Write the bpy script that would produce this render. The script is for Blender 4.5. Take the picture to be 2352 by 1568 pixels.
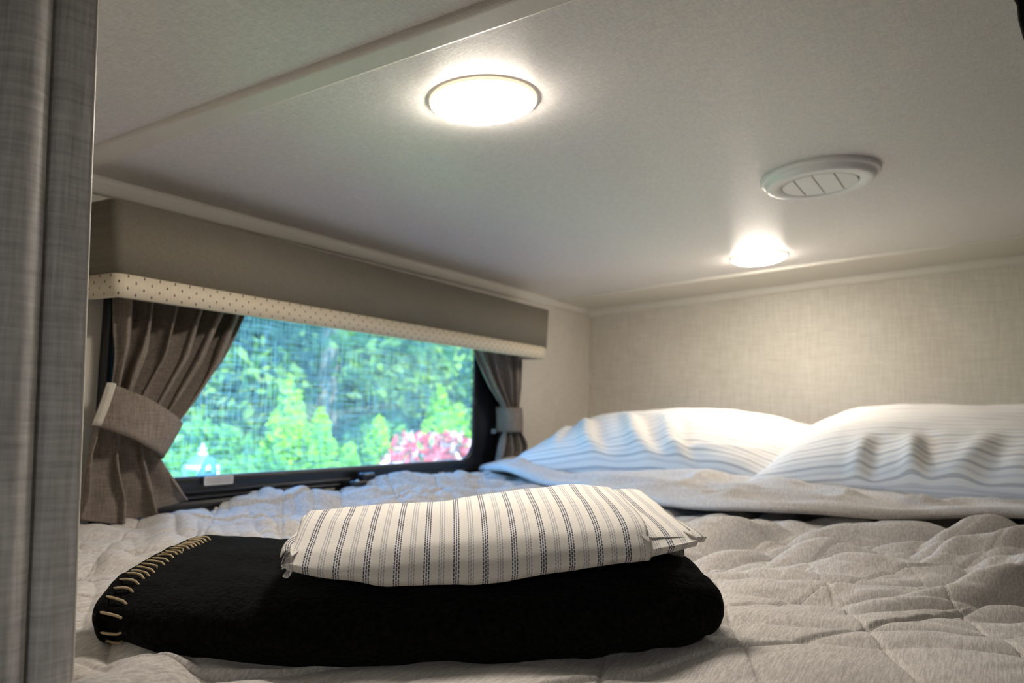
import bpy, bmesh, math, random
import numpy as np
from mathutils import Matrix, Vector

for o in list(bpy.data.objects):
    bpy.data.objects.remove(o, do_unlink=True)
SC = bpy.context.scene
COL = SC.collection
rng = np.random.default_rng(7)
random.seed(7)

# ------------------------------------------------------------------ camera
cam = bpy.data.cameras.new('camera')
cam_ob = bpy.data.objects.new('camera', cam)
COL.objects.link(cam_ob)
ROT = np.array([[0.513, -0.090, -0.854], [-0.858, -0.028, -0.512], [0.022, 0.996, -0.091]])
U_, _, V_ = np.linalg.svd(ROT)
ROT = U_ @ V_
M4 = Matrix.Identity(4)
for i in range(3):
    for j in range(3):
        M4[i][j] = float(ROT[i, j])
M4[2][3] = 0.16
cam_ob.matrix_world = M4
cam.sensor_width = 36.0
cam.lens = 1850.0 / 2352.0 * 36.0
cam.clip_start = 0.01
cam.clip_end = 300
cam.dof.use_dof = True
cam.dof.focus_distance = 0.60
cam.dof.aperture_fstop = 8.5
SC.camera = cam_ob

# ------------------------------------------------------------------ light of the place
SC.view_settings.view_transform = 'Standard'
SC.view_settings.look = 'None'
SC.view_settings.gamma = 1.0
SC.view_settings.use_curve_mapping = False
SC.view_settings.exposure = 0.35

world = bpy.data.worlds.new('sky')
SC.world = world
world.use_nodes = True
wn = world.node_tree
wn.nodes.clear()
wo = wn.nodes.new('ShaderNodeOutputWorld')
wb = wn.nodes.new('ShaderNodeBackground')
ws = wn.nodes.new('ShaderNodeTexSky')
ws.sky_type = 'HOSEK_WILKIE'
ws.sun_direction = Vector((-0.25, -0.62, 0.74)).normalized()
ws.turbidity = 2.4
ws.ground_albedo = 0.25
wt = wn.nodes.new('ShaderNodeMix')          # the camera is balanced for warm lamps, so daylight reads blue
wt.data_type = 'RGBA'
wt.blend_type = 'MULTIPLY'
wt.inputs[0].default_value = 1.0
wt.inputs[7].default_value = (0.68, 0.91, 1.15, 1)
wn.links.new(ws.outputs[0], wt.inputs[6])
wn.links.new(wt.outputs[2], wb.inputs[0])
wn.links.new(wb.outputs[0], wo.inputs[0])
wb.inputs[1].default_value = 32.0

sun = bpy.data.lights.new('sun', 'SUN')
sun.energy = 19.0
sun.angle = 0.01
sun.color = (1.0, 0.95, 0.84)
sun_ob = bpy.data.objects.new('sun', sun)
COL.objects.link(sun_ob)
sun_ob.rotation_euler = Vector((-0.25, -0.62, 0.74)).to_track_quat('Z', 'Y').to_euler()

LAMP_STRENGTH = 74.0          # the two round ceiling lights of the bunk
LAMP_COLOR = (1.0, 0.89, 0.77)


def cabin_fill(loc, power, size, color=(1.0, 0.97, 0.95)):
    l = bpy.data.lights.new('cabin_fill', 'AREA')
    l.shape = 'DISK'
    l.size = size
    l.energy = power
    l.color = color
    o = bpy.data.objects.new('cabin_fill', l)
    o.location = loc
    COL.objects.link(o)


# unseen fill lights added in the cabin space behind the camera
cabin_fill((-0.75, -0.25, 0.50), 3.6, 0.25)
cabin_fill((-1.60, 0.10, 0.50), 3.6, 0.25)


# ------------------------------------------------------------------ helpers: meshes
def link(name, me, mat, parent=None):
    o = bpy.data.objects.new(name, me)
    COL.objects.link(o)
    if mat is not None:
        if isinstance(mat, (list, tuple)):
            for m in mat:
                me.materials.append(m)
        else:
            me.materials.append(mat)
    if parent is not None:
        o.parent = parent
    return o


def tag(o, label=None, cat=None, group=None, kind=None):
    if label:
        o['label'] = label
    if cat:
        o['category'] = cat
    if group:
        o['group'] = group
    if kind:
        o['kind'] = kind
    return o


def thing(name, label, cat, loc=(0, 0, 0), group=None):
    o = bpy.data.objects.new(name, None)
    COL.objects.link(o)
    o.location = loc
    o.empty_display_size = 0.02
    return tag(o, label, cat, group)


def mesh_arrays(name, V, F, uv=None, smooth=True, midx=None):
    """V (n,3), F list/array of equal sized polygons, uv (n,2) per vertex"""
    V = np.asarray(V, np.float32)
    F = np.asarray(F, np.int32)
    me = bpy.data.meshes.new(name)
    n, k = F.shape
    me.vertices.add(len(V))
    me.vertices.foreach_set('co', V.ravel())
    me.loops.add(n * k)
    me.loops.foreach_set('vertex_index', F.ravel())
    me.polygons.add(n)
    me.polygons.foreach_set('loop_start', np.arange(0, n * k, k, dtype=np.int32))
    me.polygons.foreach_set('loop_total', np.full(n, k, np.int32))
    if smooth:
        me.polygons.foreach_set('use_smooth', np.ones(n, bool))
    if midx is not None:
        me.polygons.foreach_set('material_index', np.asarray(midx, np.int32))
    if uv is not None:
        l = me.uv_layers.new(name='UVMap')
        l.data.foreach_set('uv', np.asarray(uv, np.float32)[F.ravel()].ravel())
    me.update(calc_edges=True)
    me.validate()
    return me


def grid(name, P, mat, parent=None, uv=None, wrap_u=False, wrap_v=False, flip=False, smooth=True):
    n, m = P.shape[:2]
    I = np.arange(n * m).reshape(n, m)
    if wrap_u:
        I = np.vstack([I, I[:1]])
    if wrap_v:
        I = np.hstack([I, I[:, :1]])
    F = np.stack([I[:-1, :-1], I[1:, :-1], I[1:, 1:], I[:-1, 1:]], -1).reshape(-1, 4)
    if flip:
        F = F[:, ::-1]
    me = mesh_arrays(name, P.reshape(-1, 3), F, None if uv is None else uv.reshape(-1, 2), smooth)
    return link(name, me, mat, parent)


def bm_obj(name, bm, mat, parent=None, smooth=False):
    me = bpy.data.meshes.new(name)
    bmesh.ops.recalc_face_normals(bm, faces=bm.faces)
    if smooth:
        for f in bm.faces:
            f.smooth = True
    bm.to_mesh(me)
    bm.free()
    return link(name, me, mat, parent)


def add_box(bm, lo, hi, bevel=0.0, seg=2):
    lo, hi = Vector(lo), Vector(hi)
    r = bmesh.ops.create_cube(bm, size=1.0)
    vs = r['verts']
    for v in vs:
        v.co = Vector(((lo.x + hi.x) / 2 + v.co.x * (hi.x - lo.x), (lo.y + hi.y) / 2 + v.co.y * (hi.y - lo.y),
                       (lo.z + hi.z) / 2 + v.co.z * (hi.z - lo.z)))
    if bevel > 0:
        es = list({e for v in vs for e in v.link_edges})
        bmesh.ops.bevel(bm, geom=es, offset=bevel, segments=seg, profile=0.5, affect='EDGES')


def box(name, lo, hi, mat, parent=None, bevel=0.0, seg=2):
    bm = bmesh.new()
    add_box(bm, lo, hi, bevel, seg)
    return bm_obj(name, bm, mat, parent, smooth=False)


def extrude_poly(name, poly, axis, a0, a1, mat, parent=None, shear=0.0, smooth=False):
    """poly: list of 2-D points; axis 'x' (points are y,z) or 'y' (points are x,z); shear: dz per unit y for axis y"""
    bm = bmesh.new()
    rings = []
    for a in (a0, a1):
        ring = []
        for p, q in poly:
            co = (a, p, q) if axis == 'x' else (p, a, q + shear * a)
            ring.append(bm.verts.new(co))
        rings.append(ring)
    n = len(poly)
    for i in range(n):
        bm.faces.new((rings[0][i], rings[0][(i + 1) % n], rings[1][(i + 1) % n], rings[1][i]))
    bm.faces.new(rings[0])
    bm.faces.new(rings[1][::-1])
    return bm_obj(name, bm, mat, parent, smooth)


def lathe(name, prof, mat, parent=None, seg=64, center=(0, 0, 0), tilt=0.0):
    """prof (r,z) list around z; tilt: slope dz/dy applied (ceiling pitch)"""
    V, F = [], []
    for r, z in prof:
        for k in range(seg):
            t = 2 * math.pi * k / seg
            x, y = r * math.cos(t), r * math.sin(t)
            V.append((center[0] + x, center[1] + y, center[2] + z + tilt * y + (CB * x if tilt else 0)))
    for i in range(len(prof) - 1):
        for k in range(seg):
            a, b = i * seg + k, i * seg + (k + 1) % seg
            F.append((a, b, b + seg, a + seg))
    me = mesh_arrays(name, V, F)
    return link(name, me, mat, parent)


def tube_arrays(pts, r, seg=8):
    pts = [Vector(p) for p in pts]
    V, F = [], []
    up = Vector((0, 0, 1))
    rr = r if isinstance(r, (list, tuple)) else [r] * len(pts)
    for i, p in enumerate(pts):
        t = (pts[min(i + 1, len(pts) - 1)] - pts[max(i - 1, 0)]).normalized()
        a = t.cross(up)
        if a.length < 1e-3:
            a = t.cross(Vector((1, 0, 0)))
        a.normalize()
        b = t.cross(a).normalized()
        for k in range(seg):
            q = 2 * math.pi * k / seg
            V.append(p + a * (rr[i] * math.cos(q)) + b * (rr[i] * math.sin(q)))
    for i in range(len(pts) - 1):
        for k in range(seg):
            F.append((i * seg + k, i * seg + (k + 1) % seg, (i + 1) * seg + (k + 1) % seg, (i + 1) * seg + k))
    return [tuple(v) for v in V], F


def tube(name, pts, r, mat, parent=None, seg=8):
    V, F = tube_arrays(pts, r, seg)
    return link(name, mesh_arrays(name, V, F), mat, parent)


_LAT = np.random.default_rng(3).random((8, 256, 256))


def vn(x, y, seed=0):
    """smooth value noise in -1..1"""
    xi, yi = np.floor(x).astype(int), np.floor(y).astype(int)
    fx, fy = x - xi, y - yi
    fx, fy = fx * fx * fx * (fx * (fx * 6 - 15) + 10), fy * fy * fy * (fy * (fy * 6 - 15) + 10)
    L = _LAT[seed % 8]
    o = 37 * (seed // 8)
    g = lambda a, b: L[(a + o) % 256, (b + o) % 256]
    v = (g(xi, yi) * (1 - fx) + g(xi + 1, yi) * fx) * (1 - fy) + (g(xi, yi + 1) * (1 - fx) + g(xi + 1, yi + 1) * fx) * fy
    return v * 2 - 1


def sst(a, b, x):
    t = np.clip((x - a) / (b - a), 0, 1)
    return t * t * (3 - 2 * t)


# ------------------------------------------------------------------ helpers: materials
class NT:
    """small wrapper for building node materials"""

    def __init__(s, name):
        s.mat = bpy.data.materials.new(name)
        s.mat.use_nodes = True
        s.nt = s.mat.node_tree
        s.nt.nodes.clear()
        s.out = s.nt.nodes.new('ShaderNodeOutputMaterial')
        s.bsdf = s.nt.nodes.new('ShaderNodeBsdfPrincipled')
        s.nt.links.new(s.bsdf.outputs[0], s.out.inputs[0])
        s._co = None

    def L(s, a, b):
        s.nt.links.new(a, b)

    def node(s, t, **k):
        n = s.nt.nodes.new(t)
        for a, v in k.items():
            setattr(n, a, v)
        return n

    def co(s, which='Object'):
        if s._co is None:
            s._co = s.node('ShaderNodeTexCoord')
        return s._co.outputs[which]

    def m(s, op, a, b=0.0, c=0.0):
        n = s.node('ShaderNodeMath', operation=op)
        for i, v in enumerate((a, b, c)):
            if hasattr(v, 'is_linked'):
                s.L(v, n.inputs[i])
            else:
                n.inputs[i].default_value = v
        return n.outputs[0]

    def noise(s, scale, vec=None, detail=2.0, stretch=None, rough=0.5, rot=None):
        v = vec if vec is not None else s.co()
        if stretch is not None or rot is not None:
            mp = s.node('ShaderNodeMapping')
            if rot is not None:
                mp0 = s.node('ShaderNodeMapping')
                mp0.inputs['Rotation'].default_value = rot
                s.L(v, mp0.inputs['Vector'])
                v = mp0.outputs[0]
            if stretch is not None:
                mp.inputs['Scale'].default_value = stretch
            s.L(v, mp.inputs['Vector'])
            v = mp.outputs[0]
        n = s.node('ShaderNodeTexNoise')
        n.inputs['Scale'].default_value = scale
        n.inputs['Detail'].default_value = detail
        n.inputs['Roughness'].default_value = rough
        s.L(v, n.inputs['Vector'])
        return n.outputs[0]

    def ramp(s, f, stops):
        r = s.node('ShaderNodeValToRGB')
        e = r.color_ramp.elements
        e[0].position, e[0].color = stops[0][0], (*stops[0][1], 1)
        e[1].position, e[1].color = stops[-1][0], (*stops[-1][1], 1)
        for p, c in stops[1:-1]:
            q = e.new(p)
            q.color = (*c, 1)
        s.L(f, r.inputs[0])
        return r.outputs[0]

    def mix(s, f, a, b):
        n = s.node('ShaderNodeMix', data_type='RGBA')
        if hasattr(f, 'is_linked'):
            s.L(f, n.inputs[0])
        else:
            n.inputs[0].default_value = f
        for i, v in ((6, a), (7, b)):
            if hasattr(v, 'is_linked'):
                s.L(v, n.inputs[i])
            else:
                n.inputs[i].default_value = (*v, 1)
        return n.outputs[2]

    def base(s, c, rough=0.6, spec=0.5, **k):
        if hasattr(c, 'is_linked'):
            s.L(c, s.bsdf.inputs['Base Color'])
        else:
            s.bsdf.inputs['Base Color'].default_value = (*c, 1)
        s.bsdf.inputs['Roughness'].default_value = rough
        s.bsdf.inputs['Specular IOR Level'].default_value = spec
        for a, v in k.items():
            s.bsdf.inputs[a.replace('_', ' ')].default_value = v
        return s

    def bump(s, h, strength=0.3, dist=0.001):
        b = s.node('ShaderNodeBump')
        b.inputs['Strength'].default_value = strength
        b.inputs['Distance'].default_value = dist
        s.L(h, b.inputs['Height'])
        s.L(b.outputs[0], s.bsdf.inputs['Normal'])
        return s


def plain(name, c, rough=0.5, spec=0.5, nscale=80.0, var=0.06, bump=0.05, **k):
    t = NT(name)
    n = t.noise(nscale, detail=3)
    lo = tuple(x * (1 - var) for x in c)
    hi = tuple(min(1, x * (1 + var)) for x in c)
    t.base(t.ramp(n, [(0.3, lo), (0.7, hi)]), rough, spec, **k)
    if bump:
        t.bump(n, bump, 0.0005)
    return t.mat


def linen(name, lo, hi, sa, sb, rough=0.55, spec=0.3, bump=0.25, contrast=(0.38, 0.64), coord='Object', dist=0.0006):
    """woven linen print: sa, sb stretch two crossed thread noises"""
    t = NT(name)
    c = t.co(coord)
    a = t.noise(1.0, c, 3, sa, 0.6)
    b = t.noise(1.0, c, 3, sb, 0.6)
    s_ = t.m('MULTIPLY', t.m('ADD', a, b), 0.5)
    big = t.noise(6.0, c, 2)
    s2 = t.m('ADD', t.m('MULTIPLY', s_, 0.85), t.m('MULTIPLY', big, 0.15))
    t.base(t.ramp(s2, [(contrast[0], lo), (contrast[1], hi)]), rough, spec)
    t.bump(s_, bump, dist)
    return t.mat


M = {}
# ceiling vinyl with scratchy embossed grain
t = NT('ceiling_vinyl')
e1 = t.noise(1.0, None, 3, (420, 90, 90), 0.65)
e2 = t.noise(1.0, None, 3, (90, 420, 90), 0.65)
e3 = t.noise(330.0, None, 2)
ee = t.m('ADD', t.m('MULTIPLY', t.m('ADD', e1, e2), 0.35), t.m('MULTIPLY', e3, 0.3))
t.base(t.ramp(ee, [(0.36, (0.61, 0.585, 0.57)), (0.62, (0.78, 0.755, 0.735))]), 0.38, 0.38)
t.bump(ee, 0.35, 0.0012)
M['ceiling'] = t.mat
M['linen_left'] = linen('wall_linen_window_side', (0.56, 0.52, 0.45), (0.72, 0.68, 0.61), (25, 5, 520), (420, 5, 22))
M['linen_back'] = linen('wall_linen_back', (0.54, 0.505, 0.44), (0.72, 0.685, 0.615), (5, 22, 520), (5, 420, 20))
M['linen_gray'] = linen('partition_linen_gray', (0.50, 0.49, 0.485), (0.84, 0.825, 0.81), (30, 5, 330), (330, 330, 16), bump=0.15)
M['trim'] = plain('cream_trim_vinyl', (0.68, 0.65, 0.585), 0.42, 0.5, 200, 0.03, 0.04)
M['panel_dark'] = plain('cabin_panel', (0.35, 0.32, 0.28), 0.6)
M['floor'] = plain('cabin_floor_vinyl', (0.25, 0.21, 0.17), 0.5)
M['valance'] = linen('valance_taupe_fabric', (0.155, 0.138, 0.104), (0.198, 0.178, 0.137), (300, 5, 900), (900, 5, 300), 0.8, 0.2, 0.2)
M['curtain'] = linen('curtain_brown_heather', (0.14, 0.115, 0.095), (0.31, 0.265, 0.225), (60, 60, 1200), (900, 300, 60), 0.9, 0.1, 0.4)
M['dark_curtain'] = linen('curtain_charcoal_weave', (0.01, 0.01, 0.011), (0.05, 0.048, 0.046), (200, 200, 900), (900, 900, 200), 0.9, 0.1, 0.4)
M['black_frame'] = plain('window_black_frame', (0.010, 0.011, 0.014), 0.32, 0.5, 150, 0.1, 0.03)
M['black_plastic'] = plain('latch_black_plastic', (0.012, 0.012, 0.013), 0.25, 0.5, 150, 0.1, 0.0)
M['white_plastic'] = plain('vent_white_plastic', (0.76, 0.76, 0.76), 0.28, 0.5, 150, 0.02, 0.0)
M['slot_dark'] = plain('vent_shadow_gap', (0.05, 0.05, 0.05), 0.7, 0.2)
M['screw'] = plain('screw_metal', (0.62, 0.6, 0.57), 0.3, 0.5, 100, 0.05, 0.0, Metallic=0.9)
M['lamp_rim'] = plain('lamp_cream_rim_lit', (0.80, 0.74, 0.62), 0.35, 0.5, 150, 0.02, 0.0, Emission_Color=(1.0, 0.84, 0.6, 1), Emission_Strength=0.75)  # faint glow added to the rim in place of lamp light through plastic
M['label'] = plain('label_white', (0.60, 0.58, 0.55), 0.6)
M['label_line'] = plain('label_grey_print', (0.32, 0.31, 0.30), 0.6)
M['bar_white'] = plain('tieback_cream_strip', (0.66, 0.62, 0.54), 0.5)
M['thread'] = plain('tan_thread', (0.50, 0.40, 0.25), 0.8, 0.2, 900, 0.15, 0.2)

t = NT('lamp_diffuser_lit')
t.base((0.9, 0.88, 0.82), 0.4)
nn = t.noise(3.0)
t.L(t.ramp(nn, [(0.0, LAMP_COLOR), (1.0, LAMP_COLOR)]), t.bsdf.inputs['Emission Color'])
t.bsdf.inputs['Emission Strength'].default_value = LAMP_STRENGTH
M['diffuser'] = t.mat

# cream band with little dark stitched marks and pressed vertical lines (uv in metres)
t = NT('valance_band_print')
uvn = t.node('ShaderNodeSeparateXYZ')
t.L(t.co('UV'), uvn.inputs[0])
u, v = uvn.outputs[0], uvn.outputs[1]
PU, PV = 0.0215, 0.0072
row = t.m('FLOOR', t.m('DIVIDE', v, PV))
off = t.m('MULTIPLY', t.m('MODULO', row, 2.0), 0.5)
fu = t.m('SUBTRACT', t.m('FRACT', t.m('ADD', t.m('DIVIDE', u, PU), off)), 0.5)
fv = t.m('SUBTRACT', t.m('FRACT', t.m('DIVIDE', v, PV)), 0.5)
dd = t.m('ADD', t.m('MULTIPLY', t.m('ABSOLUTE', fu), PU / 0.0013), t.m('MULTIPLY', t.m('ABSOLUTE', fv), PV / 0.0024))
dot = t.m('LESS_THAN', dd, 1.0)
ln = t.m('LESS_THAN', t.m('ABSOLUTE', t.m('SUBTRACT', t.m('FRACT', t.m('DIVIDE', u, PU / 2)), 0.5)), 0.035)
c0 = t.mix(t.m('MULTIPLY', ln, 0.25), (0.66, 0.58, 0.44), (0.40, 0.33, 0.23))
c0 = t.mix(dot, c0, (0.035, 0.03, 0.028))
t.base(c0, 0.75, 0.2)
t.bump(t.noise(700.0), 0.2, 0.0005)
M['band'] = t.mat


def heather(name, lo, hi, rot, bump=0.4, sa=(55, 700, 300), sb=(200, 220, 200)):
    t = NT(name)
    a = t.noise(1.0, None, 3, sa, 0.6, rot)
    b = t.noise(1.0, None, 2, sb, 0.5)
    s_ = t.m('ADD', t.m('MULTIPLY', a, 0.7), t.m('MULTIPLY', b, 0.3))
    t.base(t.ramp(s_, [(0.40, lo), (0.50, tuple((p + q) / 2 for p, q in zip(lo, hi))), (0.60, hi)]), 0.9, 0.15)
    t.bsdf.inputs['Sheen Weight'].default_value = 0.15
    fine = t.noise(1.0, None, 1, (1400, 1400, 1400))
    t.bump(t.m('ADD', t.m('MULTIPLY', a, 0.6), t.m('MULTIPLY', fine, 0.4)), bump, 0.0006)
    return t.mat


M['quilt'] = heather('comforter_heather_gray', (0.445, 0.42, 0.392), (0.66, 0.632, 0.60), (0, 0, 0.0), 0.45, (55, 800, 300), (420, 420, 420))
M['quilt_under'] = heather('comforter_reverse', (0.46, 0.44, 0.42), (0.62, 0.60, 0.57), (0, 0, 0.3))
M['quilt_thread'] = plain('comforter_thread', (0.66, 0.63, 0.59), 0.8, 0.2, 900, 0.1, 0.1)
M['mattress'] = plain('mattress_ticking', (0.55, 0.53, 0.5), 0.9)


def striped(name, base, dark, light, period, colw, dash, fade=1.0):
    """cotton with alternating triple dashed stripes; uv in metres, stripes run along v"""
    t = NT(name)
    sp = t.node('ShaderNodeSeparateXYZ')
    t.L(t.co('UV'), sp.inputs[0])
    u, v = sp.outputs[0], sp.outputs[1]
    half = period / 2
    q = t.m('DIVIDE', u, half)
    par = t.m('MODULO', t.m('FLOOR', q), 2.0)
    x = t.m('MULTIPLY', t.m('SUBTRACT', t.m('FRACT', q), 0.5), half)
    cidx = t.m('ROUND', t.m('DIVIDE', x, colw))
    inside = t.m('LESS_THAN', t.m('ABSOLUTE', cidx), 1.5)
    cx = t.m('ABSOLUTE', t.m('SUBTRACT', t.m('DIVIDE', x, colw), cidx))
    # dash ends taper, neighbouring columns are offset by half a dash
    fv = t.m('ABSOLUTE', t.m('SUBTRACT', t.m('FRACT', t.m('ADD', t.m('DIVIDE', v, dash), t.m('MULTIPLY', cidx, 0.5))), 0.5))
    body = t.m('LESS_THAN', t.m('ADD', cx, t.m('MULTIPLY', t.m('POWER', fv, 4.0), 3.0)), 0.30)
    ends = t.m('LESS_THAN', fv, 0.42)
    mask = t.m('MULTIPLY', t.m('MULTIPLY', body, ends), inside)
    stripe_col = t.mix(par, dark, light)
    weave = t.noise(1500.0, t.co('Object'), 1)
    bcol = t.ramp(weave, [(0.3, tuple(k * 0.96 for k in base)), (0.7, base)])
    t.base(t.mix(t.m('MULTIPLY', mask, fade), bcol, stripe_col), 0.85, 0.2)
    t.bump(t.m('ADD', weave, t.m('MULTIPLY', t.noise(60.0, None, 3), 1.5)), 0.15, 0.0008)
    return t.mat


M['sheet'] = striped('striped_cotton_sheet', (0.76, 0.735, 0.69), (0.085, 0.10, 0.15), (0.42, 0.42, 0.44), 0.0206, 0.00165, 0.0029)
M['pillowcase'] = striped('striped_cotton_pillowcase', (0.80, 0.785, 0.75), (0.20, 0.22, 0.27), (0.50, 0.51, 0.54), 0.0250, 0.00165, 0.0029)

t = NT('black_fleece')
f1 = t.noise(260.0, None, 3)
f2 = t.noise(900.0, None, 2)
t.base(t.ramp(f1, [(0.3, (0.0015, 0.0015, 0.0015)), (0.7, (0.007, 0.007, 0.0065))]), 0.95, 0.05)
t.bsdf.inputs['Sheen Weight'].default_value = 0.02
t.bsdf.inputs['Sheen Roughness'].default_value = 0.5
t.bump(t.m('ADD', f1, t.m('MULTIPLY', f2, 0.4)), 0.8, 0.003)
M['fleece'] = t.mat

# window glass: clear sheet with a mirror share by angle
t = NT('window_glass')
tr = t.node('ShaderNodeBsdfTransparent')
tr.inputs[0].default_value = (0.90, 0.97, 0.96, 1)
gl = t.node('ShaderNodeBsdfGlossy')
gl.inputs['Roughness'].default_value = 0.02
fr = t.node('ShaderNodeFresnel')
fr.inputs[0].default_value = 1.45
nz = t.noise(2.0)
mx = t.node('ShaderNodeMixShader')
t.L(t.m('MULTIPLY', fr.outputs[0], t.m('ADD', 0.12, t.m('MULTIPLY', nz, 0.05))), mx.inputs[0])
t.L(tr.outputs[0], mx.inputs[1])
t.L(gl.outputs[0], mx.inputs[2])
t.L(mx.outputs[0], t.out.inputs[0])
M['glass'] = t.mat

# insect screen: fine woven threads, mostly open
t = NT('window_screen_mesh')
sx = t.noise(1.0, None, 2, (300, 1, 14), 0.6)
sz = t.noise(1.0, None, 2, (14, 1, 300), 0.6)
th = t.m('MULTIPLY', t.m('ADD', sx, sz), 0.5)
tr = t.node('ShaderNodeBsdfTransparent')
df = t.node('ShaderNodeBsdfTranslucent')
df.inputs[0].default_value = (0.75, 0.80, 0.82, 1)
mx = t.node('ShaderNodeMixShader')
t.L(t.ramp(th, [(0.40, (0.02, 0.02, 0.02)), (0.62, (0.21, 0.21, 0.21))]), mx.inputs[0])
t.L(tr.outputs[0], mx.inputs[1])
t.L(df.outputs[0], mx.inputs[2])
t.L(mx.outputs[0], t.out.inputs[0])
M['screen'] = t.mat

t = NT('pull_tab_frosted')
c_ = t.ramp(t.noise(60.0), [(0.3, (0.70, 0.88, 0.95)), (0.7, (0.78, 0.92, 0.97))])
t.base(c_, 0.35, 0.5)
tl = t.node('ShaderNodeBsdfTranslucent')
t.L(c_, tl.inputs[0])
mx = t.node('ShaderNodeMixShader')
mx.inputs[0].default_value = 0.85
t.L(t.bsdf.outputs[0], mx.inputs[1])
t.L(tl.outputs[0], mx.inputs[2])
t.L(mx.outputs[0], t.out.inputs[0])
M['tab'] = t.mat


def leafmat(name, lo, hi, transl=0.45, rough=0.6):
    t = NT(name)
    n = t.noise(2.3, None, 3)
    n2 = t.noise(31.0, None, 1)
    f = t.m('ADD', t.m('MULTIPLY', n, 0.6), t.m('MULTIPLY', n2, 0.4))
    c = t.ramp(f, [(0.36, lo), (0.64, hi)])
    t.base(c, rough, 0.3)
    tl = t.node('ShaderNodeBsdfTranslucent')
    t.L(c, tl.inputs[0])
    mx = t.node('ShaderNodeMixShader')
    mx.inputs[0].default_value = transl
    t.L(t.bsdf.outputs[0], mx.inputs[1])
    t.L(tl.outputs[0], mx.inputs[2])
    t.L(mx.outputs[0], t.out.inputs[0])
    return t.mat


M['leaf_conifer'] = leafmat('conifer_foliage', (0.09, 0.29, 0.008), (0.40, 0.70, 0.02))
M['leaf_forest_a'] = leafmat('forest_foliage_green', (0.04, 0.10, 0.015), (0.17, 0.29, 0.05))
M['leaf_forest_b'] = leafmat('forest_foliage_blue_green', (0.06, 0.11, 0.04), (0.18, 0.24, 0.09))
M['leaf_forest_c'] = leafmat('forest_foliage_light', (0.09, 0.20, 0.02), (0.29, 0.43, 0.06))
M['leaf_shrub'] = leafmat('shrub_foliage', (0.045, 0.18, 0.03), (0.17, 0.36, 0.08))
M['leaf_red'] = leafmat('photinia_red', (0.35, 0.02, 0.04), (0.75, 0.10, 0.13))
M['leaf_pink'] = leafmat('photinia_pale_pink', (0.60, 0.36, 0.40), (0.85, 0.70, 0.72), 0.2)
M['bark'] = plain('tree_bark', (0.13, 0.11, 0.09), 0.9, 0.2, 20, 0.3, 0.3)
M['bark_pale'] = plain('pale_bark', (0.34, 0.35, 0.36), 0.9, 0.2, 20, 0.3, 0.3)
M['grass'] = plain('grass_ground', (0.10, 0.24, 0.05), 0.9, 0.2, 3, 0.5, 0.2)
M['lantern'] = plain('lantern_pale_metal', (0.42, 0.50, 0.56), 0.35, 0.5, 50, 0.03, 0.0)
M['lantern_roof'] = plain('lantern_slate_roof', (0.07, 0.11, 0.17), 0.4, 0.5, 50, 0.05, 0.0)

# ------------------------------------------------------------------ the setting: bunk and cabin shell
CA, CK, CB = 0.069, 0.536, 0.0105         # ceiling plane: z = CK - CA*y + CB*(x - 2.065)


def cz(y, x=2.065):
    return CK - CA * y + CB * (x - 2.065)


YW, XB = 0.983, 2.065


def struct(o):
    o['kind'] = 'structure'
    return o


def slab_ceiling(name, x0, x1):
    bm = bmesh.new()
    y0, y1 = -1.35, 1.04
    vs = []
    for th in (0.0, 0.04):
        for x, y in ((x0, y0), (x1, y0), (x1, y1), (x0, y1)):
            vs.append(bm.verts.new((x, y, cz(y, x) + th)))
    for f in ((0, 1, 2, 3), (7, 6, 5, 4), (0, 4, 5, 1), (1, 5, 6, 2), (2, 6, 7, 3), (3, 7, 4, 0)):
        bm.faces.new([vs[i] for i in f])
    return struct(bm_obj(name, bm, M['ceiling']))


slab_ceiling('ceiling', -2.45, 2.12)

# window wall with a rectangular hole for the window
WX0, WX1, WZ0, WZ1 = 0.626, 1.590, -0.005, 0.375


def wall_left():
    bm = bmesh.new()
    y0, y1 = YW, YW + 0.05
    zt = cz(YW) + 0.02
    for lo, hi in (((0.15, y0, -0.40), (WX0, y1, zt)), ((WX1, y0, -0.40), (XB + 0.05, y1, zt)),
                   ((WX0, y0, -0.40), (WX1, y1, WZ0)), ((WX0, y0, WZ1), (WX1, y1, zt))):
        add_box(bm, lo, hi)
    return struct(bm_obj('wall_left', bm, M['linen_left']))


wall_left()
struct(box('wall_back', (XB, -1.35, -0.40), (XB + 0.05, YW, 0.66), M['linen_back']))
struct(box('wall_right', (-2.45, -1.40, -1.45), (XB + 0.05, -1.35, 0.70), M['linen_left']))
struct(box('wall_rear', (-2.50, -1.40, -1.45), (-2.45, YW + 0.05, 0.70), M['linen_back']))
struct(box('wall_cabin_side', (-2.45, YW, -1.45), (0.15, YW + 0.05, 0.52), M['linen_left']))
struct(box('floor', (-2.45, -1.35, -1.45), (XB, YW, -1.40), M['floor']))
struct(box('floor_bunk', (0.235, -1.35, -0.24), (XB, YW, -0.20), M['panel_dark']))
struct(box('wall_bunk_front', (0.235, -1.35, -1.40), (0.255, YW, -0.24), M['panel_dark']))


# ceiling seam batten, window side crown, back cover strip and quarter round
def rounded_strip(w0, w1, th, r=0.004):
    """cross-section hanging under the ceiling: x from w0 to w1, thickness th, rounded lower edges"""
    pts = [(w0, 0.004), (w0, -th + r)]
    for k in range(1, 5):
        a = math.pi + k / 4 * math.pi / 2
        pts.append((w0 + r + r * math.cos(a), -th + r + r * math.sin(a)))
    for k in range(0, 5):
        a = 1.5 * math.pi + k / 4 * math.pi / 2
        pts.append((w1 - r + r * math.cos(a), -th + r + r * math.sin(a)))
    pts.append((w1, 0.004))
    return pts


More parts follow.
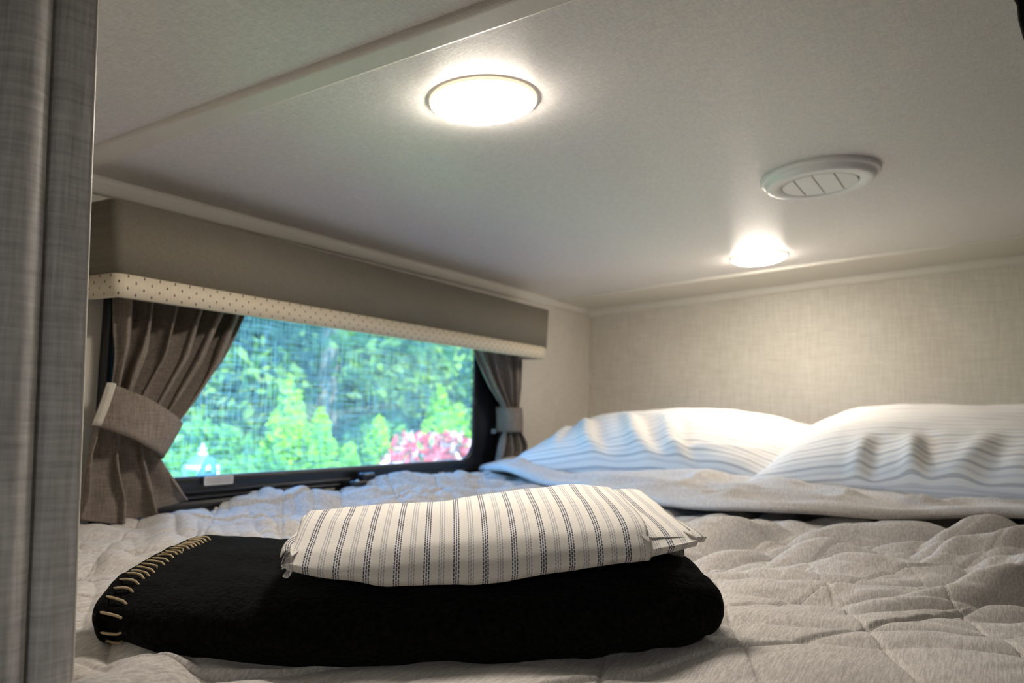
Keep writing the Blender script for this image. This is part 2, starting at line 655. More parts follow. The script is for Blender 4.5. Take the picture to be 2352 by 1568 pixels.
poly = [(x, CK + z) for x, z in rounded_strip(0.5240, 0.5610, 0.0065, 0.006)]
poly = [(x, z + CB * (x - 2.065)) for x, z in poly]
struct(extrude_poly('trim_1', poly, 'y', -1.35, YW, M['trim'], shear=-CA))
# window wall crown strip (slim board with a small lip)
zc = cz(YW)
poly = [(YW + 0.002, 0.004), (YW + 0.002, -0.022), (YW - 0.005, -0.022), (YW - 0.008, -0.020), (YW - 0.008, -0.012), (YW - 0.010, -0.009), (YW - 0.010, 0.004)]
Pt = np.array([[(x, y, cz(YW, x) + z) for y, z in poly] for x in (0.16, XB)])
struct(grid('trim_2', Pt, M['trim'], wrap_v=True, smooth=False))
poly = [(x, CK + z) for x, z in rounded_strip(1.849, XB + 0.002, 0.006, 0.005)]
poly = [(x, z + CB * (x - 2.065)) for x, z in poly]
struct(extrude_poly('trim_3', poly, 'y', -1.35, YW, M['trim'], shear=-CA))
poly = [(XB + 0.002, CK - 0.002), (XB + 0.002, CK - 0.024), (XB - 0.004, CK - 0.024), (XB - 0.008, CK - 0.021), (XB - 0.011, CK - 0.015),
        (XB - 0.012, CK - 0.010), (XB - 0.012, CK - 0.002)]
struct(extrude_poly('trim_4', poly, 'y', -1.35, YW, M['trim'], shear=-CA))


# partition end beside the camera: flat jamb strip, groove and bullnose, thin pale edge
def partition():
    yj, tx = 0.4605, 0.057            # lean: y grows with height
    z0, z1 = -0.42, 0.56
    X = lambda y: y
    def prof():
        p = [(0.2765, 0.0), (0.2600, 0.0), (0.2590, 0.0025), (0.2575, 0.0035), (0.2562, 0.0025)]
        cx, cy, r = 0.2410, 0.0150, 0.0155
        for k in range(0, 13):
            a = math.radians(-10 - k * 14)
            p.append((cx + r * math.cos(a), cy + r * math.sin(a)))
        p.append((0.2250, 0.10))
        return p
    pr = prof()
    zs = np.linspace(z0, z1, 3)
    P = np.array([[(x, yj + q + tx * (z - 0.19), z) for x, q in pr] for z in zs])
    o = grid('wall_front', P, M['linen_gray'], flip=True)
    struct(o)
    edge = np.array([[(0.2765, yj - 0.0003 + q + tx * (z - 0.19), z) if k in (0, 3) else (0.2780, yj - 0.0003 + q + tx * (z - 0.19), z)
                      for k, q in enumerate((0.0, 0.0, 0.10, 0.10))] for z in zs])
    e = grid('edge_strip', edge, M['trim'], o, wrap_v=True, smooth=False)
    return o


partition()
struct(box('wall_front_infill', (0.2252, 0.555, -0.40), (0.2765, YW, 0.50), M['linen_gray']))

# ------------------------------------------------------------------ window
win = struct(bpy.data.objects.new('window_1', None))
COL.objects.link(win)


def rrect(x0, x1, z0, z1, r, seg=8):
    pts = []
    for cx, cz_, a0 in ((x1 - r, z0 + r, -90), (x1 - r, z1 - r, 0), (x0 + r, z1 - r, 90), (x0 + r, z0 + r, 180)):
        for k in range(seg + 1):
            a = math.radians(a0 + 90 * k / seg)
            pts.append((cx + r * math.cos(a), cz_ + r * math.sin(a)))
    return pts


def ring_frame(name, loops, mat, parent):
    """loops: list of (rrect args, y); skinned one to the next and closed"""
    P = np.array([[(x, y, z) for x, z in rrect(*a)] for a, y in loops])
    return grid(name, P, mat, parent, wrap_u=True, wrap_v=True, smooth=False)


# outer flange with stepped profile down to the glass
OPEN = (0.640, 1.488, 0.062, 0.352, 0.045)
ring_frame('window_frame', [((0.612, 1.606, -0.030, 0.385, 0.02), 0.984), ((0.612, 1.606, -0.030, 0.385, 0.02), 0.972),
                            ((0.615, 1.602, -0.026, 0.381, 0.018), 0.969), ((0.622, 1.586, -0.006, 0.366, 0.016), 0.969),
                            ((0.624, 1.584, -0.004, 0.364, 0.014), 0.980), ((0.624, 1.580, 0.000, 0.364, 0.014), 1.030),
                            ((0.598, 1.610, -0.034, 0.389, 0.02), 1.030)], M['black_frame'], win)
ring_frame('window_sash', [((0.624, 1.580, 0.004, 0.362, 0.012), 1.020), ((0.624, 1.580, 0.004, 0.362, 0.012), 0.986),
                           ((0.626, 1.566, 0.026, 0.360, 0.012), 0.984), ((0.628, 1.562, 0.030, 0.358, 0.014), 0.990),
                           ((0.632, 1.496, 0.052, 0.356, 0.040), 0.988), ((0.638, 1.490, 0.060, 0.353, 0.044), 0.986),
                           ((*OPEN[:4], OPEN[4]), 0.989), ((*OPEN[:4], OPEN[4]), 0.9925), ((0.626, 1.578, 0.030, 0.362, 0.012), 1.000)], M['black_frame'], win)
# ridges along the bottom rail
for z, d in ((0.041, 0.9835), (0.033, 0.9825), (0.014, 0.9790)):
    bm = bmesh.new()
    add_box(bm, (0.63, d, z - 0.0018), (1.565, 0.992, z + 0.0018), 0.0008)
    bm_obj('rail_ridge', bm, M['black_frame'], win)
pane = box('pane', (0.632, 0.9930, 0.054), (1.496, 0.9965, 0.358), M['glass'], win)
screen = box('insect_screen', (0.632, 1.0005, 0.054), (1.496, 1.0010, 0.358), M['screen'], win)
# thin bright gasket line at the foot of the glass
box('gasket', (0.66, 0.9885, 0.0605), (1.470, 0.9928, 0.0630), plain('gasket_gray', (0.22, 0.27, 0.33), 0.35), win, 0.0006)

# latch on the bottom rail
latch = box('latch', (1.072, 0.962, 0.019), (1.150, 0.984, 0.040), M['black_plastic'], win, 0.003)
box('latch_cam', (1.105, 0.964, 0.036), (1.140, 0.984, 0.052), M['black_plastic'], latch, 0.004)
lv = []
for k in range(9):
    q = k / 8
    lv.append((1.095 + 0.078 * q, 0.958 - 0.012 * math.sin(q * 1.6), 0.0270 + 0.004 * q + 0.019 * q ** 2.2))
tube('latch_lever', lv, [0.0035, 0.004, 0.004, 0.004, 0.004, 0.0042, 0.0044, 0.0042, 0.003], M['black_plastic'], latch, 10)
lathe('screw', [(0.0001, 0.003), (0.0022, 0.0024), (0.0034, 0.0)], M['screw'], latch, 16, (1.150, 0.952, 0.030))
lathe('screw', [(0.0001, 0.003), (0.0022, 0.0024), (0.0034, 0.0)], M['screw'], latch, 16, (1.083, 0.958, 0.040))
box('jamb_clip', (1.552, 0.972, 0.118), (1.560, 0.982, 0.128), M['tab'], win, 0.002)

# label and frosted pull tab on the sash
lab = box('label', (0.783, 0.9822, 0.0490), (0.835, 0.9836, 0.0625), M['label'], win, 0.0015)
for k in range(3):
    box('label_line', (0.787, 0.9818, 0.0525 + 0.0028 * k), (0.831, 0.98225, 0.0534 + 0.0028 * k), M['label_line'], lab)


def pull_tab():
    out = [(0.772, 0.0625), (0.781, 0.0800), (0.787, 0.0885), (0.792, 0.0905), (0.799, 0.0895), (0.803, 0.0860), (0.806, 0.0625)]
    inn = [(0.7830, 0.0670), (0.7880, 0.0770), (0.7905, 0.0805), (0.7920, 0.0815), (0.7940, 0.0812), (0.7950, 0.0798), (0.7965, 0.0670)]
    P = np.array([[(x, 0.9850, z) for x, z in out], [(x, 0.9862, z) for x, z in out], [(x, 0.9862, z) for x, z in inn], [(x, 0.9850, z) for x, z in inn]])
    return grid('pull_tab', P, M['tab'], win, wrap_u=True, wrap_v=True, smooth=False)


pull_tab()

# ------------------------------------------------------------------ valance over the window
val = thing('valance', 'taupe fabric box valance with dotted cream lower band above the window', 'valance', (1.1, 0.98, 0.30))


def local(o, parent):
    o.parent = parent
    o.matrix_parent_inverse = Matrix.Translation(-Vector(parent.location))
    return o


def u_shell(name, xa, xb, yf, z0, z1, mat, th=0.008, r=0.012, flare=0.0):
    """front face at yf with two returns to the wall, rounded vertical corners; flare widens the foot"""
    def path(off):
        p = []
        ra = max(r - off, 0.002)
        xa_, xb_, yf_ = xa + off, xb - off, yf + off
        p.append((xa_, YW + 0.001))
        for k in range(7):
            a = math.pi + k / 6 * math.pi / 2
            p.append((xa_ + ra + ra * math.cos(a), yf_ + ra + ra * math.sin(a)))
        for k in range(7):
            a = 1.5 * math.pi + k / 6 * math.pi / 2
            p.append((xb_ - ra + ra * math.cos(a), yf_ + ra + ra * math.sin(a)))
        p.append((xb_, YW + 0.001))
        return p
    o_, i_ = path(0), path(th)
    rows = [(o_, z0), (o_, z1), (i_, z1), (i_, z0)]
    cxm = (xa + xb) / 2
    P = np.array([[((x - cxm) * (1 + (flare if z == z1 else 0)) + cxm, y, z) for x, y in pth] for pth, z in rows])
    # uv in metres round the outside
    d = np.r_[0, np.cumsum([math.dist(o_[i], o_[i + 1]) for i in range(len(o_) - 1)])]
    uv = np.array([[(d[k], z) for k in range(len(o_))] for _, z in rows])
    return local(grid(name, P, mat, None, uv=uv - np.array([0, z0]), wrap_u=True, smooth=False), val)


u_shell('fabric_panel', 0.5685, 1.648, 0.890, 0.3165, 0.407, M['valance'], flare=0.016)
u_shell('cream_band', 0.566, 1.634, 0.887, 0.2905, 0.3180, M['band'], 0.011)
bm = bmesh.new()
add_box(bm, (0.575, 0.895, 0.394), (1.645, YW, 0.403))
local(bm_obj('top_board', bm, M['valance']), val)


# ------------------------------------------------------------------ curtains
def drape(name, rows, yc, amp, folds, parent, mat, seed, n=150, m=70, phase=0.0):
    """rows: (t, xl, zl, xr, zr, amp scale, y offset) from top to bottom"""
    R = np.array(rows)
    tt = np.linspace(0, 1, m)
    # smooth interpolation of the rows
    def ip(col):
        return np.interp(tt, R[:, 0], R[:, col])
    def smooth(a, k=3):
        for _ in range(k):
            a = np.r_[a[0], (a[:-2] + 2 * a[1:-1] + a[2:]) / 4, a[-1]]
        return a
    xl, zl, xr, zr, am, yo = [smooth(ip(c)) for c in range(1, 7)]
    s = np.linspace(0, 1, n)
    T, S = np.meshgrid(tt, s, indexing='ij')
    ph = S * folds * 2 * math.pi + phase + 1.1 * vn(S * 3.1 + seed, T * 2.2, seed) + 0.5 * vn(S * 7 + seed, T * 4, seed + 1)
    w = np.sin(ph) + 0.35 * np.sin(2 * ph + 1.0 + seed) + 0.35 * vn(S * 11 + seed * 3, T * 3, seed + 2)
    edge = np.minimum(1, np.minimum(S, 1 - S) * 14 + 0.25)
    Y = yc + yo[:, None] - amp * am[:, None] * w * edge
    Xs = xl[:, None] * (1 - S) + xr[:, None] * S + 0.010 * am[:, None] * np.cos(ph) * edge
    Zs = zl[:, None] * (1 - S) + zr[:, None] * S
    P = np.stack([Xs, Y, Zs], -1)
    uv = np.stack([S * 0.4, T * 0.4], -1)
    o = grid(name, P, mat, parent, uv=uv)
    md = o.modifiers.new('cloth_thickness', 'SOLIDIFY')
    md.thickness = 0.0018
    md.offset = 0
    return o


def band_strip(name, pts_top, pts_bot, th, parent, mat):
    """closed strip between two 3-D polylines"""
    A, B = np.array(pts_top, float), np.array(pts_bot, float)
    k = np.linspace(0, len(A) - 1, 40)
    f = lambda C: np.stack([np.interp(k, np.arange(len(C)), C[:, i]) for i in range(3)], -1)
    A, B = f(A), f(B)
    for _ in range(6):
        A[1:-1] = (A[:-2] + 2 * A[1:-1] + A[2:]) / 4
        B[1:-1] = (B[:-2] + 2 * B[1:-1] + B[2:]) / 4
    w = np.linspace(0, 1, 9)[:, None, None]
    P = A[None] * (1 - w) + B[None] * w
    bulge = np.sin(np.linspace(0, math.pi, 9))[:, None]
    P[:, :, 1] -= 0.0015 * bulge
    o = grid(name, P, mat, parent)
    md = o.modifiers.new('cloth_thickness', 'SOLIDIFY')
    md.thickness = th
    md.offset = 0
    return o


cl = thing('curtain', 'heathered brown curtain tied back at the window end beside the gray partition', 'curtain', (0, 0, 0))
rows_up = [(0.00, 0.597, 0.395, 0.850, 0.395, 0.9, 0.0), (0.38, 0.601, 0.300, 0.806, 0.300, 1.0, 0.0), (0.62, 0.606, 0.235, 0.768, 0.222, 1.0, 0.0),
           (0.85, 0.606, 0.185, 0.716, 0.150, 0.7, 0.004), (0.93, 0.600, 0.165, 0.698, 0.126, 0.45, 0.006), (1.0, 0.594, 0.140, 0.684, 0.105, 0.4, 0.006)]
drape('upper_drape', rows_up, 0.942, 0.0150, 5.7, cl, M['curtain'], 1)
rows_lo = [(0.00, 0.597, 0.160, 0.692, 0.122, 0.35, 0.006), (0.18, 0.590, 0.138, 0.678, 0.098, 0.5, 0.006), (0.40, 0.583, 0.105, 0.683, 0.086, 0.9, 0.004),
           (0.75, 0.574, 0.060, 0.707, 0.058, 1.0, 0.0), (1.0, 0.570, 0.026, 0.722, 0.038, 1.0, 0.0)]
lo_ = drape('lower_drape', rows_lo, 0.942, 0.012, 3.2, cl, M['curtain'], 2, phase=1.0)
me = lo_.data
# the hem sags in the middle
for v_ in me.vertices:
    q = (v_.co.x - 0.57) / 0.152
    if v_.co.z < 0.10:
        v_.co.z -= 0.016 * math.sin(max(0, min(1, q)) * math.pi) * (0.10 - v_.co.z) / 0.07
tb = band_strip('tieback', [(0.6005, 0.944, 0.188), (0.606, 0.930, 0.185), (0.640, 0.914, 0.170), (0.680, 0.916, 0.150), (0.702, 0.930, 0.138), (0.708, 0.962, 0.134)],
                [(0.5835, 0.944, 0.137), (0.588, 0.930, 0.134), (0.618, 0.914, 0.122), (0.655, 0.916, 0.104), (0.676, 0.930, 0.095), (0.684, 0.962, 0.092)],
                0.004, cl, M['curtain'])
hk = band_strip('tieback_strip', [(0.5985, 0.940, 0.189), (0.600, 0.934, 0.189), (0.603, 0.930, 0.188)], [(0.5825, 0.940, 0.137), (0.584, 0.934, 0.137), (0.587, 0.930, 0.136)],
                0.003, cl, M['bar_white'])
hk['label'] = 'cream strip at the end of the tieback'

cr = thing('curtain', 'narrow brown curtain tied back at the window end nearest the pillows', 'curtain', (0, 0, 0))
rows_up = [(0.0, 1.395, 0.395, 1.632, 0.395, 1.0, 0.0), (0.45, 1.424, 0.294, 1.626, 0.294, 1.0, 0.0), (0.75, 1.492, 0.222, 1.627, 0.222, 0.8, 0.0),
           (0.93, 1.550, 0.177, 1.618, 0.177, 0.5, 0.0), (1.0, 1.556, 0.150, 1.622, 0.150, 0.4, 0.0)]
drape('upper_drape', rows_up, 0.950, 0.0125, 4.2, cr, M['curtain'], 3, 110, 60)
rows_lo = [(0.0, 1.556, 0.165, 1.620, 0.165, 0.4, 0.0), (0.25, 1.558, 0.124, 1.626, 0.121, 0.5, 0.0), (0.6, 1.532, 0.085, 1.650, 0.090, 1.0, 0.0),
           (1.0, 1.512, 0.022, 1.652, 0.040, 1.0, 0.0)]
drape('lower_drape', rows_lo, 0.950, 0.0115, 3.3, cr, M['curtain'], 4, 90, 50, 0.8)
band_strip('tieback', [(1.556, 0.972, 0.178), (1.552, 0.946, 0.178), (1.566, 0.932, 0.178), (1.604, 0.932, 0.178), (1.618, 0.942, 0.178), (1.620, 0.972, 0.178)],
           [(1.560, 0.972, 0.122), (1.556, 0.946, 0.122), (1.570, 0.932, 0.122), (1.608, 0.932, 0.121), (1.624, 0.942, 0.121), (1.626, 0.972, 0.121)], 0.004, cr, M['curtain'])

# dark curtain at the very right, near the ceiling seam
dk = thing('dark_curtain', 'charcoal woven curtain hanging from the ceiling at the far right edge', 'curtain', (0, 0, 0))
zz = np.linspace(0, 1, 50)
ss = np.linspace(0, 1, 70)
Z2, S2 = np.meshgrid(zz, ss, indexing='ij')
zt = 0.535
Zc = zt - Z2 * (zt - 0.03)
edge_y = -0.0195 - 0.16 * np.clip(0.437 - Zc, -0.1, 1) + 0.0012 * np.sin(Zc * 260)
Yc = edge_y - S2 * 0.16
Xc = 0.585 + 0.014 * np.sin(S2 * 26 + 0.5) + 0.004 * vn(S2 * 6, Z2 * 5, 5)
o = grid('drape', np.stack([Xc, Yc, Zc], -1), M['dark_curtain'], dk)
md = o.modifiers.new('cloth_thickness', 'SOLIDIFY')
md.thickness = 0.002
box('header', (0.560, -0.19, 0.528), (0.610, -0.022, 0.5375), M['dark_curtain'], dk, 0.002)

# ------------------------------------------------------------------ ceiling lights and vent


def ceiling_light(loc, label):
    x, y = loc
    z = cz(y, x)
    t_ = thing('ceiling_light', label, 'light', (x, y, z), 'round ceiling lights')
    lathe('rim', [(0.0, 0.001), (0.0560, 0.001), (0.0568, -0.0010), (0.0566, -0.0032), (0.0548, -0.0036)], M['lamp_rim'], t_, 72, (0, 0, 0), -CA)
    pr = [(0.0557, -0.0028)]
    for k in range(1, 13):
        a = k / 12 * math.pi / 2
        pr.append((0.0558 * math.cos(a) if k < 12 else 0.0002, -0.0030 - 0.0125 * math.sin(a) ** 1.25))
    lathe('diffuser', pr, M['diffuser'], t_, 72, (0, 0, 0), -CA)
    return t_


ceiling_light((0.687, 0.454), 'lit round ceiling light next to the cream ceiling batten, near the camera')
ceiling_light((1.697, 0.417), 'lit round ceiling light by the back wall, beyond the white air vent')

vx, vy = 1.1885, 0.206
vent = thing('air_vent', 'round white ceiling air vent with slotted center disc', 'vent', (vx, vy, cz(vy, vx)))
lathe('rim', [(0.0, 0.001), (0.0800, 0.001), (0.0812, -0.002), (0.0808, -0.0055), (0.0790, -0.0070), (0.0765, -0.0072), (0.0752, -0.0080), (0.0740, -0.0125),
              (0.0715, -0.0150), (0.0690, -0.0158), (0.0530, -0.0150), (0.0524, -0.0135), (0.0524, -0.0040)], M['white_plastic'], vent, 96, (0, 0, 0), -CA)
lathe('backing', [(0.0001, -0.0075), (0.0522, -0.0075)], M['slot_dark'], vent, 64, (0, 0, 0), -CA)
cuts = [-0.0512, -0.0262, 0.0015, 0.0275, 0.0512]
for k in range(4):
    ya, yb = cuts[k] + 0.0009, cuts[k + 1] - 0.0009
    R_ = 0.0514
    ring = []
    for q in np.linspace(ya, yb, 12):
        ring.append((math.sqrt(max(R_ * R_ - q * q, 0)), q))
    ring += [(-x_, q) for x_, q in reversed(ring)]
    bm = bmesh.new()
    lo_v = [bm.verts.new((x_, q, -0.0150 - CA * q + CB * x_)) for x_, q in ring]
    hi_v = [bm.verts.new((x_, q, -0.0080 - CA * q + CB * x_)) for x_, q in ring]
    bm.faces.new(lo_v)
    bm.faces.new(hi_v[::-1])
    for i in range(len(ring)):
        j = (i + 1) % len(ring)
        bm.faces.new((lo_v[i], hi_v[i], hi_v[j], lo_v[j]))
    bmesh.ops.remove_doubles(bm, verts=bm.verts, dist=1e-5)
    bm_obj('vent_blade', bm, M['white_plastic'], vent)

# ------------------------------------------------------------------ bed
bed = thing('bed', 'bunk bed under a quilted heather gray comforter turned back before the pillows', 'bed', (0, 0, 0))
box('mattress', (0.27, -1.30, -0.198), (2.05, 0.972, -0.035), M['mattress'], bed, 0.03, 3)


def bed_base(x, y):
    """broad shape of the comforter, without seams"""
    h = (0.012 + 0.010 * sst(0.95, 1.15, x) * (1 - sst(1.2, 1.4, x))) * sst(0.72, 0.93, y) * (1 - 0.45 * sst(0.95, 1.00, y))
    h = h + 0.014 * sst(0.85, 1.25, x)
    # hollow under the folded throw
    u = (x - 0.329) * 0.608 + (y - 0.512) * -0.794
    s = (x - 0.329) * 0.794 + (y - 0.512) * 0.608
    h = h - 0.012 * sst(0.02, 0.12, u) * (1 - sst(0.36, 0.44, u)) * sst(-0.12, -0.04, s) * (1 - sst(0.25, 0.40, s))
    # front edge rolls down
    h = h - 0.10 * sst(0.33, 0.22, x + 0.18 * np.clip(y - 0.2, -0.2, 0.3)) ** 1.5
    return h


FA = np.array([0.54, 0.84])


def seam_fields(x, y):
    wob = 0.010 * vn(x * 6, y * 6, 1)
    pa = ((x - 0.599) * 0.54 + (y - 0.157) * 0.84 + wob) / 0.1
    ra = np.maximum(np.round(pa), 0)
    dA = np.abs(pa - ra) * 0.1
    k = sst(0.25, 0.60, y)
    p1 = (x - 2.3 * y) / 0.25 + 0.044
    p2 = (x - 0.93 * y) / 0.125 + 0.85
    pb = p1 * (1 - k) + p2 * k + 0.10 * vn(x * 5 + 9, y * 5, 2)
    dB = np.abs(pb - np.round(pb)) * 0.097
    return dA, dB, (pa - ra) * 0.1


def bed_height(x, y):
    h = bed_base(x, y)
    dA, dB, sA = seam_fields(x, y)
    far = sst(0.72, 0.98, x) * (1 - sst(0.45, 0.75, y))
    wside = sst(0.30, 0.6, y)
    amp = (0.0030 + 0.0035 * wside) * (1 - 0.7 * far)
    ka = np.clip(0.75 + 0.5 * vn(x * 7, y * 7, 12), 0.2, 1)
    h = h + amp * (1 - np.exp(-dA / 0.020)) * (1 - np.exp(-dB / 0.020)) - 0.0045 * ka * (1 - 0.75 * far) * np.exp(-(dA / 0.0018) ** 2) - 0.0024 * (1 - 0.85 * far) * np.exp(-(dB / 0.0017) ** 2) - 0.001
    h = h + 0.0036 * ka * (1 - 0.4 * far) * sst(0.0, 0.0030, sA) * np.exp(-np.maximum(sA, 0) / 0.025)
    h = h - 0.55 * np.clip(sA, -0.25, 0) ** 2
    s = 0.857 * x + 0.515 * y
    t_ = -0.515 * x + 0.857 * y
    # long soft folds across the middle of the bed
    wx = 0.05 * vn(s * 5, t_ * 5, 3)
    r1 = np.abs(vn((s + wx) / 0.052, t_ / 0.42 + 0.6 * vn(s * 4, t_ * 4, 6), 4))
    r2 = np.abs(vn((s + 0.4 * t_ + wx) / 0.040 + 7, (t_ - 0.3 * s) / 0.28, 5))
    mid = sst(0.66, 0.98, x) * (1 - 0.25 * sst(1.35, 1.6, x)) * (1 - 0.55 * sst(0.55, 0.85, y))
    r5 = np.abs(vn((s + wx * 0.6 - 0.25 * t_) / 0.022 + 13, t_ / 0.19 + 0.5 * vn(s * 6, t_ * 6, 9), 10))
    h = h + mid * (0.040 * (r1 ** 0.85 - 0.35) + 0.030 * (r2 ** 0.85 - 0.35) + 0.019 * (r5 ** 0.85 - 0.35))
    # fan of shallow creases running into the seams nearer the camera
    near = (1 - mid) * sst(0.40, 0.60, x)
    r6 = np.abs(vn((s - 0.2 * t_ + 0.5 * wx) / 0.040 + 5, t_ / 0.24, 13))
    h = h + near * 0.0065 * (r6 ** 0.9 - 0.33)
    # window side: soft wrinkles
    ws_ = sst(0.35, 0.6, y) * (1 - 0.4 * mid)
    r3 = np.abs(vn((x + 0.4 * y) / 0.055, (y - 0.3 * x) / 0.12, 6))
    r4 = np.abs(vn((x - 0.7 * y) / 0.030 + 3, (y + 0.6 * x) / 0.09, 7))
    h = h + ws_ * (0.0130 * (r3 ** 0.9 - 0.33) + 0.0070 * (r4 ** 0.9 - 0.33))
    # light puckers everywhere
    h = h + 0.0014 * vn((s + 0.3 * t_) / 0.011, t_ / 0.05, 1) * (0.35 + 0.65 * np.exp(-np.minimum(dA, dB) / 0.02)) + 0.0018 * vn(x / 0.07, y / 0.07, 2)
    # ruffles at the near left corner
    cr_ = sst(0.42, 0.33, x) * sst(0.30, 0.42, y)
    sn_ = (x - 0.329) * 0.794 + (y - 0.512) * 0.608
    h = h + cr_ * sst(-0.005, -0.04, sn_) * 0.008 * np.sin((y * 0.9 - x * 0.4) * 95 + 1.2 * vn(x * 9, y * 9, 3))
    return h


g = np.linspace(0, 1, 1050)
xs = np.r_[0.235 + 1.115 * (0.45 * g + 0.55 * g ** 2), np.linspace(1.36, 2.055, 70)]
ys = np.r_[np.linspace(-1.32, -0.40, 30, endpoint=False), np.linspace(-0.40, -0.10, 60, endpoint=False), np.linspace(-0.10, 0.978, 780)]
Xg, Yg = np.meshgrid(xs, ys, indexing='ij')
Hg = bed_height(Xg, Yg)
Pg = np.stack([Xg, Yg, Hg], -1)
# skirt
sk = 0.10
def ring_down(P):
    a = P[:1].copy(); a[..., 2] = -0.185
    b = P[-1:].copy(); b[..., 2] -= sk
    P = np.concatenate([a, P, b], 0)
    c = P[:, :1].copy(); c[..., 2] -= sk
    d = P[:, -1:].copy(); d[..., 2] -= sk
    return np.concatenate([c, P, d], 1)
grid('comforter', ring_down(Pg), M['quilt'], bed)

# running stitches that sit in the quilting lines nearest the camera


def stitch_lines():
    V, F = [], []
    lines = []
    for k in (0, 1, 2):
        x = np.arange(0.30, 1.05, 0.001)
        y = 0.157 + (k * 0.1 - (x - 0.599) * 0.54) / 0.84
        for _ in range(8):
            y = 0.157 + (k * 0.1 - 0.010 * vn(x * 6, y * 6, 1) - (x - 0.599) * 0.54) / 0.84
        lines.append((x, y))
    for k in range(-4, 6):
        y = np.arange(-0.10, 0.245, 0.001)
        x = 0.25 * (k - 0.044) + 2.3 * y
        for _ in range(8):
            x = 0.25 * (k - 0.044 - 0.10 * vn(x * 5 + 9, y * 5, 2)) + 2.3 * y
        lines.append((x, y))
    for x, y in lines:
        z = bed_height(x, y) + 0.0003
        d = np.r_[0, np.cumsum(np.hypot(np.diff(x), np.diff(y)))]
        for a in np.arange(0, d[-1] - 0.004, 0.0062):
            q = np.linspace(a, a + 0.0042, 5)
            px, py, pz = np.interp(q, d, x), np.interp(q, d, y), np.interp(q, d, z)
            if px.min() < 0.28 or px.max() > 1.0 or py.min() < -0.1 or py.max() > 0.60:
                continue
            if abs(px - 0.45).min() < 0.4 and 0.0 < ((px[2] - 0.329) * 0.608 + (py[2] - 0.512) * -0.794) < 0.42 and -0.005 < ((px[2] - 0.329) * 0.794 + (py[2] - 0.512) * 0.608) < 0.28:
                continue                                    # under the throw
            pz = pz + 0.0004 * np.sin(np.linspace(0, math.pi, 5))
            v_, f_ = tube_arrays(list(zip(px, py, pz)), 0.00035, 4)
            o_ = len(V)
            V += v_
            F += [tuple(i + o_ for i in f) for f in f_]
    o = link('quilt_stitching', mesh_arrays('quilt_stitching', V, F), M['quilt_thread'], bed)
    o['kind'] = 'stuff'


stitch_lines()

# turned-back upper edge of the comforter
EDGE = np.array([(1.500, 0.974), (1.440, 0.905), (1.372, 0.800), (1.305, 0.665), (1.225, 0.550), (1.150, 0.430), (1.128, 0.336), (1.125, 0.230), (1.175, 0.150),
                 (1.245, 0.080), (1.275, -0.030), (1.280, -0.20), (1.30, -0.6), (1.30, -1.30)])
sd = np.r_[0, np.cumsum(np.hypot(*np.diff(EDGE, axis=0).T))]
tt = np.linspace(0, sd[-1], 420)
ex, ey = np.interp(tt, sd, EDGE[:, 0]), np.interp(tt, sd, EDGE[:, 1])
for _ in range(60):
    ex[1:-1] = (ex[:-2] + 2 * ex[1:-1] + ex[2:]) / 4
    ey[1:-1] = (ey[:-2] + 2 * ey[1:-1] + ey[2:]) / 4
ex = ex + 0.006 * vn(tt * 9, tt * 0, 2)
# profile across: under side, rolled lip, top going back under the pillows
wv = [(0.10, -0.004), (0.05, -0.001), (0.02, 0.000), (0.006, 0.0015), (0.001, 0.004), (-0.001, 0.0075), (0.001, 0.011), (0.005, 0.0135), (0.010, 0.0145)]
wv += [(w_, 0.0150) for w_ in np.linspace(0.016, 0.62, 90)]
rowsP = []
for w_, dz in wv:
    x_ = ex + w_
    y_ = ey
    lift = 0.010 + 0.012 * (0.5 + 0.5 * vn(tt * 6, tt * 0 + 3, 4)) * math.exp(-max(w_, 0) / 0.12)
    lift = lift * (1 - 0.6 * sst(0.84, 0.97, ey))
    top = dz > 0.006
    wr = 0.012 * (1 - np.abs(vn(x_ / 0.07, y_ / 0.13, 5))) ** 2 + 0.006 * vn(x_ / 0.035, y_ / 0.05, 6)
    wr = wr * min(1, max(w_, 0) / 0.05) * (1 if top else 0)
    base = bed_base(x_, np.minimum(y_, 0.975)) + 0.004
    rowsP.append(np.stack([np.minimum(x_, 2.05), np.minimum(y_, 0.976), base + lift + dz + wr + 0.010 * sst(0.05, 0.3, np.full_like(x_, w_))], -1))
grid('turned_back_edge', np.array(rowsP), M['quilt'], bed)


